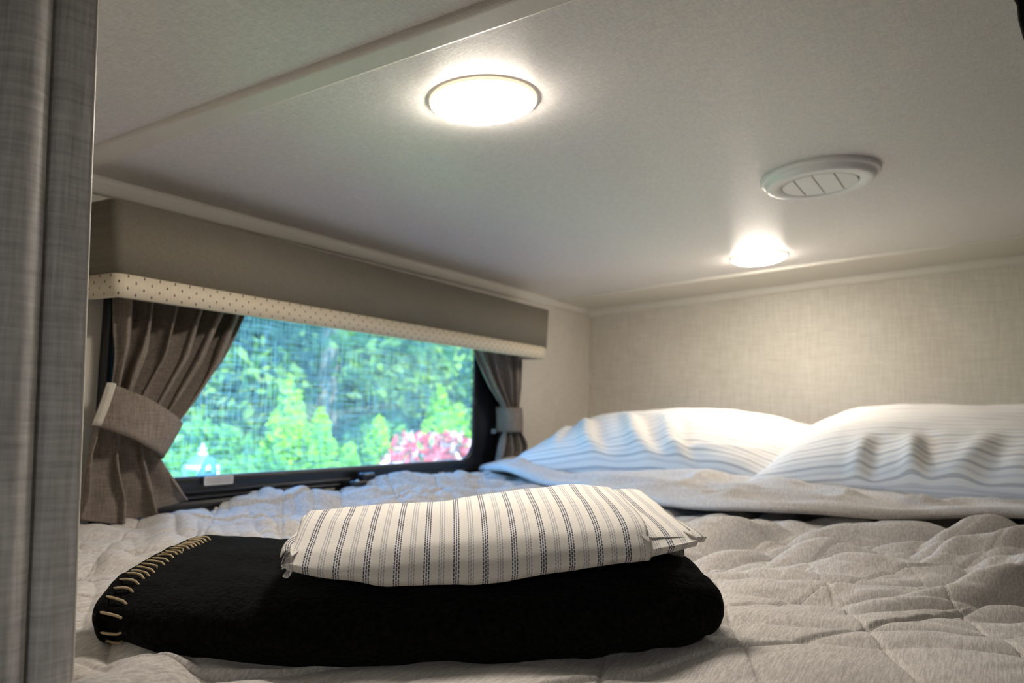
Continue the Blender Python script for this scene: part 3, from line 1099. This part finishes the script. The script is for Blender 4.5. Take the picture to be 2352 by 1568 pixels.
# ------------------------------------------------------------------ pillows
def pillow(label, center, yaw, tilt, half, T, folds, seed, n=130, m=110):
    a = np.linspace(-1, 1, n)
    b = np.linspace(-1, 1, m)
    a = np.sign(a) * (1 - (1 - np.abs(a)) ** 1.5)
    b = np.sign(b) * (1 - (1 - np.abs(b)) ** 1.5)
    A, B = np.meshgrid(a, b, indexing='ij')
    hl, hd = half
    # outline pulled in between the corners
    X = A * hl * (1 - 0.055 * (1 - B ** 2) * np.abs(A) ** 2 * -0.4 - 0.05 * (1 - np.abs(B) ** 3) * np.abs(A) ** 3)
    Yv = B * hd * (1 - 0.08 * (1 - np.abs(A) ** 3) * np.abs(B) ** 3)
    th = T * ((1 - np.abs(A) ** 2.3) * (1 - np.abs(B) ** 2.3)) ** 0.52
    def wr(side):
        w = 0.007 * vn(A * 2 + seed, B * 2, seed) + 0.002 * vn(A * 6 + seed, B * 6, seed + 1)
        rim = 1 - np.minimum(1 - np.abs(A), 1 - np.abs(B))
        w = w + 0.003 * rim ** 5 * np.sin(A * 13 + B * 9 + seed)
        if side > 0:
            for (ca, cb, da, db, wd, ln, am) in folds:
                L_ = math.hypot(da, db)
                p_ = ((A - ca) * da + (B - cb) * db) / L_
                q_ = ((A - ca) * -db + (B - cb) * da) / L_ + 0.03 * np.sin(p_ * 5)
                w = w + 0.62 * am * (np.exp(-(q_ / wd) ** 2) - 0.5 * np.exp(-((q_ - 1.6 * wd) / wd) ** 2)) * np.exp(-(p_ / ln) ** 4)
        return w * np.minimum(1, th / (0.25 * T))
    top = np.stack([X, Yv, th + wr(1)], -1)
    bot = np.stack([X, Yv, -0.85 * th + 0.4 * wr(-1)], -1)
    arc_ = np.concatenate([np.zeros((n, 1)), np.cumsum(np.hypot(np.diff(Yv, axis=1), np.diff(th, axis=1)), 1)], 1)
    arc_ = arc_ - arc_[:, -1:] + 0.62
    uvt = np.stack([arc_, X], -1)
    Vt = top.reshape(-1, 3)
    Vb = bot.reshape(-1, 3)
    I = np.arange(n * m).reshape(n, m)
    F1 = np.stack([I[:-1, :-1], I[1:, :-1], I[1:, 1:], I[:-1, 1:]], -1).reshape(-1, 4)
    F2 = F1[:, ::-1] + n * m
    V = np.concatenate([Vt, Vb])
    R = Matrix.Rotation(yaw, 3, 'Z') @ Matrix.Rotation(tilt, 3, 'X')
    V = V @ np.array(R).T
    me = mesh_arrays('pillow', V, np.concatenate([F1, F2]), np.concatenate([uvt.reshape(-1, 2)] * 2))
    bm = bmesh.new()
    bm.from_mesh(me)
    bmesh.ops.remove_doubles(bm, verts=bm.verts, dist=1e-4)
    bm.to_mesh(me)
    bm.free()
    o = link('pillow', me, M['pillowcase'])
    o.location = center
    tag(o, label, 'pillow', 'striped pillows')
    return o


# local x runs along the wall, local y towards the wall
f1 = [(-0.50, -0.50, 0.40, -0.75, 0.06, 0.45, 0.020), (-0.15, -0.48, 0.40, -0.75, 0.06, 0.50, 0.024), (0.12, -0.50, 0.36, -0.8, 0.055, 0.48, 0.022),
      (-0.75, -0.4, 0.2, -0.6, 0.04, 0.35, 0.012), (0.45, -0.75, 0.5, 0.25, 0.07, 0.25, 0.012)]
f2 = [(-0.42, -0.86, 0.1, -0.8, 0.05, 0.26, 0.016), (-0.16, -0.86, 0.15, -0.8, 0.05, 0.30, 0.018), (0.10, -0.84, -0.1, -0.8, 0.07, 0.32, 0.014), (0.55, -0.70, 0.3, -0.8, 0.06, 0.40, 0.014)]
pillow('white striped pillow in the corner beside the window', (1.690, 0.600, 0.092), math.radians(-90), math.radians(11), (0.300, 0.235), 0.080, f1, 2)
pillow('white striped pillow farther from the window, overlapping its neighbor', (1.600, 0.050, 0.104), math.radians(-95), math.radians(12.5), (0.300, 0.225), 0.080, f2, 5)

# ------------------------------------------------------------------ the folded throw
A0 = np.array([0.329, 0.512, 0.0])
DU = np.array([0.608, -0.794, 0.0])
DS = np.array([0.794, 0.608, 0.0])


def usz(u, s, z):
    return A0 + DU * u + DS * s + np.array([0, 0, 1.0]) * z


def lerp_tab(x, tab):
    tab = np.array(tab)
    return np.interp(x, tab[:, 0], tab[:, 1])


def smooth1(a, k):
    a = a.copy()
    for _ in range(k):
        a[1:-1] = (a[:-2] + 2 * a[1:-1] + a[2:]) / 4
    return a


throw = thing('throw_blanket', 'folded black fleece throw with tan whipstitched edge lying on the comforter', 'blanket', tuple(usz(0.2, 0.1, 0)))


def throw_mesh():
    us = np.linspace(0.002, 0.417, 150)
    top = smooth1(np.interp(us, [-0.004, 0.03, 0.12, 0.20, 0.28, 0.35, 0.38, 0.40, 0.410, 0.417], [0.041, 0.043, 0.042, 0.040, 0.043, 0.050, 0.054, 0.054, 0.0525, 0.050]), 12)
    bot = smooth1(np.interp(us, [0.002, 0.04, 0.12, 0.25, 0.36, 0.405, 0.417], [0.004, -0.007, -0.013, -0.014, -0.008, -0.003, 0.002]), 12)
    fr = smooth1(np.interp(us, [0.002, 0.04, 0.2, 0.36, 0.40, 0.417], [0.005, -0.002, -0.004, -0.004, -0.005, 0.0]), 10)
    rear = smooth1(np.interp(us, [-0.004, 0.1, 0.4, 0.417], [0.285, 0.285, 0.270, 0.255]), 6)
    # profile round the section: (s fraction type, height fraction)
    P = []
    for i, u in enumerate(us):
        b_, t_, f_, r_ = bot[i], top[i], fr[i], rear[i]
        H = t_ - b_
        pr = [(f_ + 0.030, b_ - 0.001), (f_ + 0.012, b_), (f_ + 0.000, b_ + 0.10 * H), (f_ - 0.010, b_ + 0.32 * H), (f_ - 0.0115, b_ + 0.48 * H), (f_ - 0.008, b_ + 0.66 * H),
              (f_ + 0.006, b_ + 0.82 * H), (f_ + 0.030, b_ + 0.92 * H), (f_ + 0.075, b_ + 0.99 * H), (f_ + 0.130, b_ + 1.0 * H), (f_ + 0.20, b_ + 0.93 * H),
              (r_ - 0.012, b_ + 0.84 * H), (r_, b_ + 0.72 * H), (r_ + 0.004, b_ + 0.40 * H), (r_ - 0.006, b_ + 0.06 * H), (r_ - 0.03, b_)]
        pr = np.array(pr)
        k = np.linspace(0, len(pr) - 1, 90)
        s_ = smooth1(np.interp(k, np.arange(len(pr)), pr[:, 0]), 8)
        z_ = smooth1(np.interp(k, np.arange(len(pr)), pr[:, 1]), 8)
        P.append(np.stack([np.full_like(s_, u), s_, z_], -1))
    P = np.array(P)
    U, S, Z = P[..., 0], P[..., 1], P[..., 2]
    nz = 0.0022 * vn(U * 22, S * 22 + Z * 30, 4) + 0.0012 * vn(U * 60, S * 60 + Z * 60, 5)
    S = S + nz * 0.7
    Z = Z + nz
    # pinch the left end to a soft hem, close both ends
    world = A0 + U[..., None] * DU + S[..., None] * DS + Z[..., None] * np.array([0, 0, 1.0])
    def cap(ring, out, depth):
        c = ring.mean(0)
        rows = []
        for q in np.linspace(0, 1, 7)[1:]:
            f = math.sqrt(max(0, 1 - q * q))
            mid = ring.copy()
            mid[:, 2] = c[2] + (ring[:, 2] - c[2]) * ((0.55 + 0.45 * f) if q < 1 else 0.02)
            sl = (ring - A0) @ DS
            mid = mid + DS * (np.clip(0.10 - sl, 0, 0.12) / 0.12 * 0.022 * (1 - f))[:, None]
            rows.append(mid + out * depth * q)
        return np.array(rows)
    left = cap(world[0], -DU, 0.007)[::-1]
    right = cap(world[-1], DU, 0.014)
    full = np.concatenate([left, world, right], 0)
    o = grid('fleece', full, M['fleece'], None, wrap_v=True, flip=True)
    local(o, throw)
    return world


TW = throw_mesh()
# thin ridges of the folded layers on the left end are the whipstitched hem: a soft bead with tan stitches over it
prof = TW[2]
sel = list(range(6, 62))
bead = prof[sel] - DU * 0.0035
local(tube('hem_bead', [tuple(p) for p in bead], 0.0032, M['fleece'], None, 8), throw)
# stitches at even spacing along the hem
sd = np.r_[0, np.cumsum(np.linalg.norm(np.diff(prof[sel], axis=0), axis=1))]
pos = np.arange(0.002, sd[-1], 0.0112)
cent = prof[sel].mean(0)
for d_ in pos:
    k = int(np.searchsorted(sd, d_))
    k = min(max(k, 1), len(sel) - 2)
    f = (d_ - sd[k - 1]) / (sd[k] - sd[k - 1] + 1e-9)
    j = sel[0] + k
    p0 = TW[2][j - 1] * (1 - f) + TW[2][j] * f
    tan_ = TW[2][j + 1] - TW[2][j - 1]
    nrm = np.cross(tan_, DU)
    nrm /= np.linalg.norm(nrm) + 1e-9
    if nrm @ (p0 - np.array([cent[0], cent[1], 0.02])) < 0:
        nrm = -nrm
    tn = tan_ / np.linalg.norm(tan_)
    jit = random.uniform(-0.001, 0.001)
    ln = random.uniform(0.0095, 0.0125)
    pts = []
    for q in np.linspace(0, 1, 8):
        uo = -0.0072 + (ln + 0.0072) * q
        ii = int(np.clip(round((uo) / (0.415 / 149)) + 2, 0, 20))
        base = (TW[ii][j - 1] * (1 - f) + TW[ii][j] * f) if uo > -0.003 else p0 + DU * (uo - 0.0)
        off = 0.0012 + 0.0016 * math.sin(q * math.pi) - (0.0022 if q == 1 else 0) - (0.004 if q == 0 else 0)
        pts.append(tuple(base + nrm * off + tn * (jit * q)))
    local(tube('stitch', pts, 0.0009, M['thread'], None, 6), throw)

# ------------------------------------------------------------------ the folded sheet set on the throw
sheet = thing('folded_sheet', 'folded white sheet with dashed gray-blue stripes on the black throw', 'sheet', tuple(usz(0.25, 0.06, 0.05)))


def sheet_layer(name, u0, u1, tabs, lean, mat, uvoff=0.0, n=170, seed=0, cap=0.004):
    us = np.linspace(u0, u1, n)
    g = {k: smooth1(np.interp(us, [a for a, _ in v_], [b for _, b in v_]), 14) for k, v_ in tabs.items()}
    P, UV = [], []
    for i, u in enumerate(us):
        zb, z1, z2, zr, s0, s1 = (g[k][i] for k in ('zb', 'z1', 'z2', 'zr', 's0', 's1'))
        pr = np.array([(s1 - 0.03, min(zr - 0.03, zb + 0.012)), (s0 + 0.05, zb + 0.004), (s0 + 0.018, zb + 0.001), (s0 + 0.004, zb), (s0 - 0.002, zb + 0.006), (s0 + 0.0015, zb + 0.45 * (z1 - zb)),
                       (s0 + 0.012, zb + 0.80 * (z1 - zb)), (s0 + 0.028, z1), (s0 + 0.055, z2), (0.5 * (s0 + 0.055) + 0.5 * s1, 0.5 * z2 + 0.5 * zr + 0.0006), (s1, zr),
                       (s1 + 0.006, zr - 0.008), (s1, zr - 0.03)])
        k = np.linspace(0, len(pr) - 1, 110)
        s_ = smooth1(np.interp(k, np.arange(len(pr)), pr[:, 0]), 7)
        z_ = smooth1(np.interp(k, np.arange(len(pr)), pr[:, 1]), 7)
        uu = u + lean * (s_ - s0)
        P.append(np.stack([uu, s_, z_], -1))
        arc = np.r_[0, np.cumsum(np.hypot(np.diff(s_), np.diff(z_)))]
        UV.append(np.stack([np.full_like(arc, u + uvoff), arc + 0.0003 * math.sin(u * 150)], -1))
    P, UV = np.array(P), np.array(UV)
    U, S, Z = P[..., 0], P[..., 1], P[..., 2]
    nz = 0.0010 * vn(U * 26 + seed, S * 30 + Z * 30, 2) + 0.0006 * vn(U * 60 + seed, S * 50, 3)
    Z = Z + nz
    S = S + 0.6 * nz
    world = A0 + U[..., None] * DU + S[..., None] * DS + Z[..., None] * np.array([0, 0, 1.0])
    # soft closed ends
    def capf(ring, out):
        c = ring.mean(0)
        r1 = c + (ring - c) * 0.985 + out * cap * 0.6
        r2 = c + (ring - c) * np.array([0.97, 0.97, 0.6]) + out * cap * 0.5
        r3 = c + (ring - c) * np.array([0.9, 0.9, 0.05]) + out * -cap
        return [r1, r2, r3]
    L_ = capf(world[0], -DU)
    R_ = capf(world[-1], DU)
    full = np.concatenate([np.array(L_[::-1]), world, np.array(R_)], 0)
    blank = UV[:1] * np.array([0.0, 1.0]) + np.array([0.0206, 0.0])
    uvf = np.concatenate([blank] * 2 + [UV[:1]] + [UV] + [UV[-1:]] + [blank] * 2, 0)
    o = grid(name, full, mat, None, uv=uvf, wrap_v=True, flip=True)
    local(o, sheet)
    return o


tabs = {
    'zb': [(0.122, 0.050), (0.14, 0.0455), (0.19, 0.0400), (0.25, 0.0415), (0.31, 0.0480), (0.376, 0.0570)],
    'z1': [(0.122, 0.066), (0.16, 0.0690), (0.20, 0.0735), (0.26, 0.0790), (0.31, 0.0825), (0.376, 0.0850)],
    'z2': [(0.122, 0.075), (0.16, 0.0775), (0.20, 0.0815), (0.26, 0.0865), (0.31, 0.0900), (0.376, 0.0890)],
    'zr': [(0.122, 0.0820), (0.17, 0.0843), (0.22, 0.0885), (0.29, 0.0975), (0.345, 0.1010), (0.376, 0.0980)],
    's0': [(0.122, 0.002), (0.25, 0.000), (0.376, 0.004)],
    's1': [(0.122, 0.100), (0.22, 0.115), (0.30, 0.140), (0.376, 0.155)],
}
sheet_layer('top_fold', 0.122, 0.374, tabs, 0.03, M['sheet'], -0.0042)
tabs2 = {
    'zb': [(0.33, 0.0520), (0.376, 0.0580), (0.412, 0.0660)],
    'z1': [(0.33, 0.0700), (0.376, 0.0775), (0.412, 0.0790)],
    'z2': [(0.33, 0.0780), (0.376, 0.0815), (0.412, 0.0820)],
    'zr': [(0.33, 0.0900), (0.376, 0.0960), (0.412, 0.0955)],
    's0': [(0.33, 0.012), (0.376, 0.006), (0.412, 0.010)],
    's1': [(0.33, 0.15), (0.376, 0.160), (0.412, 0.165)],
}
sheet_layer('lower_fold', 0.330, 0.411, tabs2, -0.02, M['sheet'], 0.004, 70, 5)
# little corner of an inner layer that pokes out at the right end
tabs3 = {'zb': [(0.38, 0.0680), (0.421, 0.0685)], 'z1': [(0.38, 0.0765), (0.421, 0.0770)], 'z2': [(0.38, 0.0795), (0.421, 0.0795)], 'zr': [(0.38, 0.0830), (0.421, 0.0820)],
         's0': [(0.38, 0.016), (0.421, 0.018)], 's1': [(0.38, 0.12), (0.421, 0.085)]}
sheet_layer('inner_corner', 0.380, 0.4200, tabs3, -0.10, M['sheet'], 0.010, 30, 6)


# curled edges of the layers at the left end
def curl(name, u, zc, s0, s1, r, seed):
    ks = np.linspace(0, 1, 40)
    ang = np.linspace(0.1 * math.pi, 1.75 * math.pi, 22)
    P = np.zeros((40, 22, 3))
    uv = np.zeros((40, 22, 2))
    for i, q in enumerate(ks):
        rr = r * (1 - 0.45 * q) * (1 + 0.15 * math.sin(q * 9 + seed))
        for j, a in enumerate(ang):
            P[i, j] = usz(u - rr * 0.9 * math.cos(a) * 0.7 - 0.0015 * math.sin(q * 7 + seed), s0 + (s1 - s0) * q, zc + rr * math.sin(a) + (zc * 0.4) * q * 0.6)
            uv[i, j] = (u + rr * a, q * (s1 - s0))
    o = grid(name, P, M['sheet'], None, uv=uv)
    md = o.modifiers.new('cloth_thickness', 'SOLIDIFY')
    md.thickness = 0.0010
    local(o, sheet)


curl('curled_layer', 0.1195, 0.0585, 0.003, 0.10, 0.0050, 0.0)
curl('curled_layer', 0.1215, 0.0505, 0.004, 0.06, 0.0034, 2.0)

# ------------------------------------------------------------------ outside
GZ = -1.75


def ground_z(x, y):
    return GZ + 0.05 * (y - 3.0) * (y > 3.0)


gx, gy = np.meshgrid(np.linspace(-30, 90, 61), np.linspace(1.2, 90, 46), indexing='ij')
gz_ = ground_z(gx, gy) + 0.15 * vn(gx * 0.3, gy * 0.3, 1)
struct(grid('ground', np.stack([gx, gy, gz_], -1), M['grass'], flip=True))


def leaf_cloud(pts, size, seed, flat=0.0, elong=1.0):
    """a quad leaf at each point"""
    r = np.random.default_rng(seed)
    n = len(pts)
    a = r.normal(size=(n, 3))
    a /= np.linalg.norm(a, axis=1, keepdims=True)
    b = r.normal(size=(n, 3))
    b -= a * (a * b).sum(1, keepdims=True)
    b /= np.linalg.norm(b, axis=1, keepdims=True)
    sz = (size * r.uniform(0.6, 1.3, n))[:, None]
    V = np.stack([pts - a * sz * elong, pts - b * sz * 0.5, pts + a * sz * elong, pts + b * sz * 0.5], 1).reshape(-1, 3)
    F = np.arange(4 * n).reshape(n, 4)
    return V, F


def cone_points(n, h, r, seed, lumps=9):
    q = np.random.default_rng(seed)
    z = h * (1 - np.sqrt(q.random(n)))
    ang = q.random(n) * 2 * math.pi
    prof_ = r * (1 - z / h) ** 0.75 * (0.25 + 0.75 * np.minimum(1, z / (0.15 * h) + 0.5))
    lump = 1 + 0.28 * np.sin(ang * 3 + z * 7 + seed) * np.sin(z * lumps + seed)
    rad = prof_ * lump * (0.55 + 0.45 * np.sqrt(q.random(n)))
    return np.stack([rad * np.cos(ang), rad * np.sin(ang), z], -1)


def blob_points(n, cx, cy, cz_, rx, ry, rz, q):
    d = q.normal(size=(n, 3))
    d /= np.linalg.norm(d, axis=1, keepdims=True)
    rr = (0.55 + 0.45 * q.random(n)) ** 0.7
    return np.array([cx, cy, cz_]) + d * rr[:, None] * np.array([rx, ry, rz])


def conifer(x, y, ztop, r, label, seed, h=None):
    zb = float(ground_z(x, y))
    h = ztop - zb
    root = thing('conifer', label, 'tree', (x, y, zb), 'conifers outside the window')
    pts = cone_points(5200, h - 0.1, r, seed) + np.array([0, 0, 0.1])
    V, F = leaf_cloud(pts, 0.055, seed, elong=1.3)
    o = link('foliage', mesh_arrays('foliage', V, F, smooth=False), M['leaf_conifer'], root)
    o['kind'] = 'stuff'
    tube('trunk', [(0, 0, -0.05), (0, 0, h * 0.5), (0, 0, h * 0.9)], [0.05, 0.035, 0.01], M['bark'], root, 8)


conifer(6.70, 7.0, 0.56, 0.50, 'tallest bright green conifer outside, left of the middle of the window', 11)
conifer(6.80, 6.6, 0.20, 0.36, 'shorter bright conifer overlapping the tallest one on its right', 12)
conifer(7.575, 6.4, 0.10, 0.36, 'bright green conifer beside the red shrub', 13)
conifer(6.75, 6.1, -0.15, 0.26, 'smallest bright conifer, low between two taller ones outside', 14)
conifer(10.45, 7.6, 0.64, 0.52, 'bright green conifer rising behind the red shrub', 15)
conifer(11.45, 7.9, 0.38, 0.42, 'yellow-green conifer outside at the window jamb behind the red shrub', 16)


def shrub(name, x, y, ztop, rx, ry, rz, mat, label, seed, n=3500, size=0.05, mats=None, frac=None):
    zb = float(ground_z(x, y))
    root = thing(name, label, 'shrub', (x, y, zb))
    q = np.random.default_rng(seed)
    P = []
    nb = 14
    for k in range(nb):
        a = q.random() * 2 * math.pi
        f = q.random() ** 0.5 * 0.62
        zc_ = (ztop - zb) - rz * (0.45 + 0.9 * q.random())
        P.append(blob_points(n // nb, rx * f * math.cos(a), ry * f * math.sin(a), zc_, rx * 0.48, ry * 0.48, rz * 0.5, q))
    # skirt of leaves down to the ground
    P.append(np.stack([q.uniform(-rx * 0.6, rx * 0.6, n // 3), q.uniform(-ry * 0.6, ry * 0.6, n // 3), q.uniform(0.05, max(0.1, ztop - zb - rz), n // 3)], -1))
    pts = np.concatenate(P)
    V, F = leaf_cloud(pts, size, seed, elong=1.4)
    mi = None
    if mats:
        mi = q.choice(len(mats), size=len(F), p=frac)
    o = link('foliage', mesh_arrays('foliage', V, F, smooth=False, midx=mi), mats or mat, root)
    o['kind'] = 'stuff'
    for k in range(4):
        a = k * 1.6
        tube('stem', [(0.05 * math.cos(a), 0.05 * math.sin(a), -0.05), (rx * 0.25 * math.cos(a), ry * 0.25 * math.sin(a), (ztop - zb) * 0.7)], [0.02, 0.008], M['bark'], root, 6)


shrub('red_shrub', 8.15, 6.0, -0.02, 0.95, 0.6, 0.42, None, 'red leaved shrub with pale pink leaves outside the window', 21, 3000, 0.062,
      [M['leaf_red'], M['leaf_pink'], M['leaf_shrub']], [0.55, 0.35, 0.10])
shrub('garden_shrub', 7.5, 9.2, 0.10, 1.1, 0.9, 0.8, M['leaf_shrub'], 'rounded soft green shrub behind the pale lantern outside', 22, 4200, 0.06)
shrub('garden_shrub', 10.3, 8.8, 0.06, 0.7, 0.6, 0.7, M['leaf_shrub'], 'light green shrub between the conifers and the red shrub', 23, 3000, 0.06)
shrub('garden_shrub', 5.6, 7.2, -0.33, 1.2, 0.8, 0.5, M['leaf_shrub'], 'low green shrub under the lantern along the window sill', 24, 3500, 0.05)
shrub('garden_shrub', 9.2, 7.2, -0.10, 0.6, 0.5, 0.5, M['leaf_shrub'], 'low light green shrub just left of the red leaves', 25, 2500, 0.05)

# forest behind: four tree meshes, copied
FOREST = []
fm = [M['leaf_forest_a'], M['leaf_forest_b'], M['leaf_forest_c'], M['leaf_forest_b']]
for k in range(4):
    q = np.random.default_rng(40 + k)
    P = []
    H = 6.0
    for j in range(26):
        z_ = q.uniform(0.5, H - 0.5)
        w_ = 1.5 * (1 - (z_ / H) ** 2) + 0.6
        a = q.random() * 2 * math.pi
        f = q.random() ** 0.5 * w_ * 0.8
        P.append(blob_points(430, f * math.cos(a), f * math.sin(a), z_, 0.95, 0.95, 0.8, q))
    V, F = leaf_cloud(np.concatenate(P), 0.105, 50 + k, elong=1.1)
    me_f = mesh_arrays('foliage', V, F, smooth=False)
    me_f.materials.append(fm[k])
    Vt, Ft = tube_arrays([(0, 0, -0.3), (0.1, 0, 3), (0.0, 0.1, 5.4)], [0.20, 0.15, 0.04], 8)
    me_t = mesh_arrays('trunk', Vt, Ft)
    me_t.materials.append(M['bark'])
    FOREST.append((me_f, me_t))
q = np.random.default_rng(77)
spots = []
for row, (dist, cnt) in enumerate(((15.5, 8), (20.5, 9), (26.5, 11))):
    for k in range(cnt):
        ang = math.radians(20 + (72 - 20) * (k + 0.5 + q.uniform(-0.3, 0.3)) / cnt)
        d_ = dist * q.uniform(0.92, 1.1)
        spots.append((d_ * math.cos(ang), d_ * math.sin(ang), row))
for x_, y_, row in spots:
    k = int(q.integers(0, 4))
    zb = float(ground_z(x_, y_))
    root = thing('forest_tree', 'leafy tree in the dense wood behind the garden shrubs', 'tree', (x_, y_, zb), 'trees of the wood behind the garden')
    sc_ = q.uniform(0.75, 1.15)
    root.scale = (sc_, sc_, sc_ * q.uniform(0.9, 1.15))
    root.rotation_euler = (0, 0, q.random() * 6.28)
    for nm, me_ in zip(('foliage', 'trunk'), FOREST[k]):
        c_ = bpy.data.objects.new(nm, me_)
        COL.objects.link(c_)
        c_.parent = root
        if nm == 'foliage':
            c_['kind'] = 'stuff'

# slender pale trunked trees in front of the wood
Pb = []
qb = np.random.default_rng(91)
for j in range(15):
    z_ = qb.uniform(0.8, 5.6)
    Pb.append(blob_points(110, qb.normal() * 0.35, qb.normal() * 0.35, z_, 0.42, 0.42, 0.34, qb))
V, F = leaf_cloud(np.concatenate(Pb), 0.06, 92, elong=1.2)
me_b = mesh_arrays('foliage', V, F, smooth=False)
me_b.materials.append(M['leaf_forest_b'])
Vt, Ft = tube_arrays([(0, 0, -0.3), (0.06, 0.03, 2.5), (-0.05, 0.02, 4.2), (0.02, 0.0, 6.0)], [0.085, 0.07, 0.05, 0.015], 8)
me_bt = mesh_arrays('trunk', Vt, Ft)
me_bt.materials.append(M['bark_pale'])
for k, (x_, y_) in enumerate(((12.6, 10.2), (15.6, 10.9), (17.2, 10.6), (19.4, 11.4), (14.0, 12.0), (21.5, 11.6), (10.4, 11.4))):
    root = thing('slender_tree', 'slender pale trunked tree with thin foliage in front of the wood', 'tree', (x_, y_, float(ground_z(x_, y_))), 'slender trees in front of the wood')
    root.rotation_euler = (0.02 * (k % 3 - 1), 0.03 * (k % 2), k * 1.3)
    for nm, me_ in (('foliage', me_b), ('trunk', me_bt)):
        c_ = bpy.data.objects.new(nm, me_)
        COL.objects.link(c_)
        c_.parent = root
        if nm == 'foliage':
            c_['kind'] = 'stuff'

# pale post lantern with a finial
lx, ly = 3.955, 5.0
zb = float(ground_z(lx, ly))
ln_ = thing('post_lantern', 'pale metal post lantern with finial, seen low through the window', 'lantern', (lx, ly, zb))
zt = -0.095 - zb
tube('post', [(0, 0, -0.05), (0, 0, zt - 0.46)], 0.04, M['lantern'], ln_, 12)
lathe('base_plate', [(0.0, zt - 0.47), (0.09, zt - 0.47), (0.09, zt - 0.445), (0.0, zt - 0.44)], M['lantern'], ln_, 4)
lathe('roof', [(0.118, zt - 0.160), (0.090, zt - 0.128), (0.055, zt - 0.100), (0.046, zt - 0.086), (0.0, zt - 0.082)], M['lantern_roof'], ln_, 8)
lathe('eave', [(0.0, zt - 0.186), (0.124, zt - 0.186), (0.132, zt - 0.178), (0.126, zt - 0.172), (0.132, zt - 0.164), (0.118, zt - 0.158)], M['lantern'], ln_, 8)
lathe('finial', [(0.0, zt), (0.012, zt - 0.008), (0.014, zt - 0.018), (0.006, zt - 0.028), (0.022, zt - 0.036), (0.035, zt - 0.042), (0.022, zt - 0.048), (0.012, zt - 0.055), (0.03, zt - 0.065), (0.035, zt - 0.08)],
      M['lantern'], ln_, 16)
for sx_ in (-1, 1):
    for sy_ in (-1, 1):
        box('corner_bar', (sx_ * 0.078 - 0.009, sy_ * 0.078 - 0.009, zt - 0.445), (sx_ * 0.078 + 0.009, sy_ * 0.078 + 0.009, zt - 0.175), M['lantern'], ln_)
    box('pane', (sx_ * 0.078 - 0.002, -0.081, zt - 0.44), (sx_ * 0.078 + 0.002, 0.081, zt - 0.18), M['glass'], ln_)
    box('pane', (-0.081, sx_ * 0.078 - 0.002, zt - 0.44), (0.081, sx_ * 0.078 + 0.002, zt - 0.18), M['glass'], ln_)
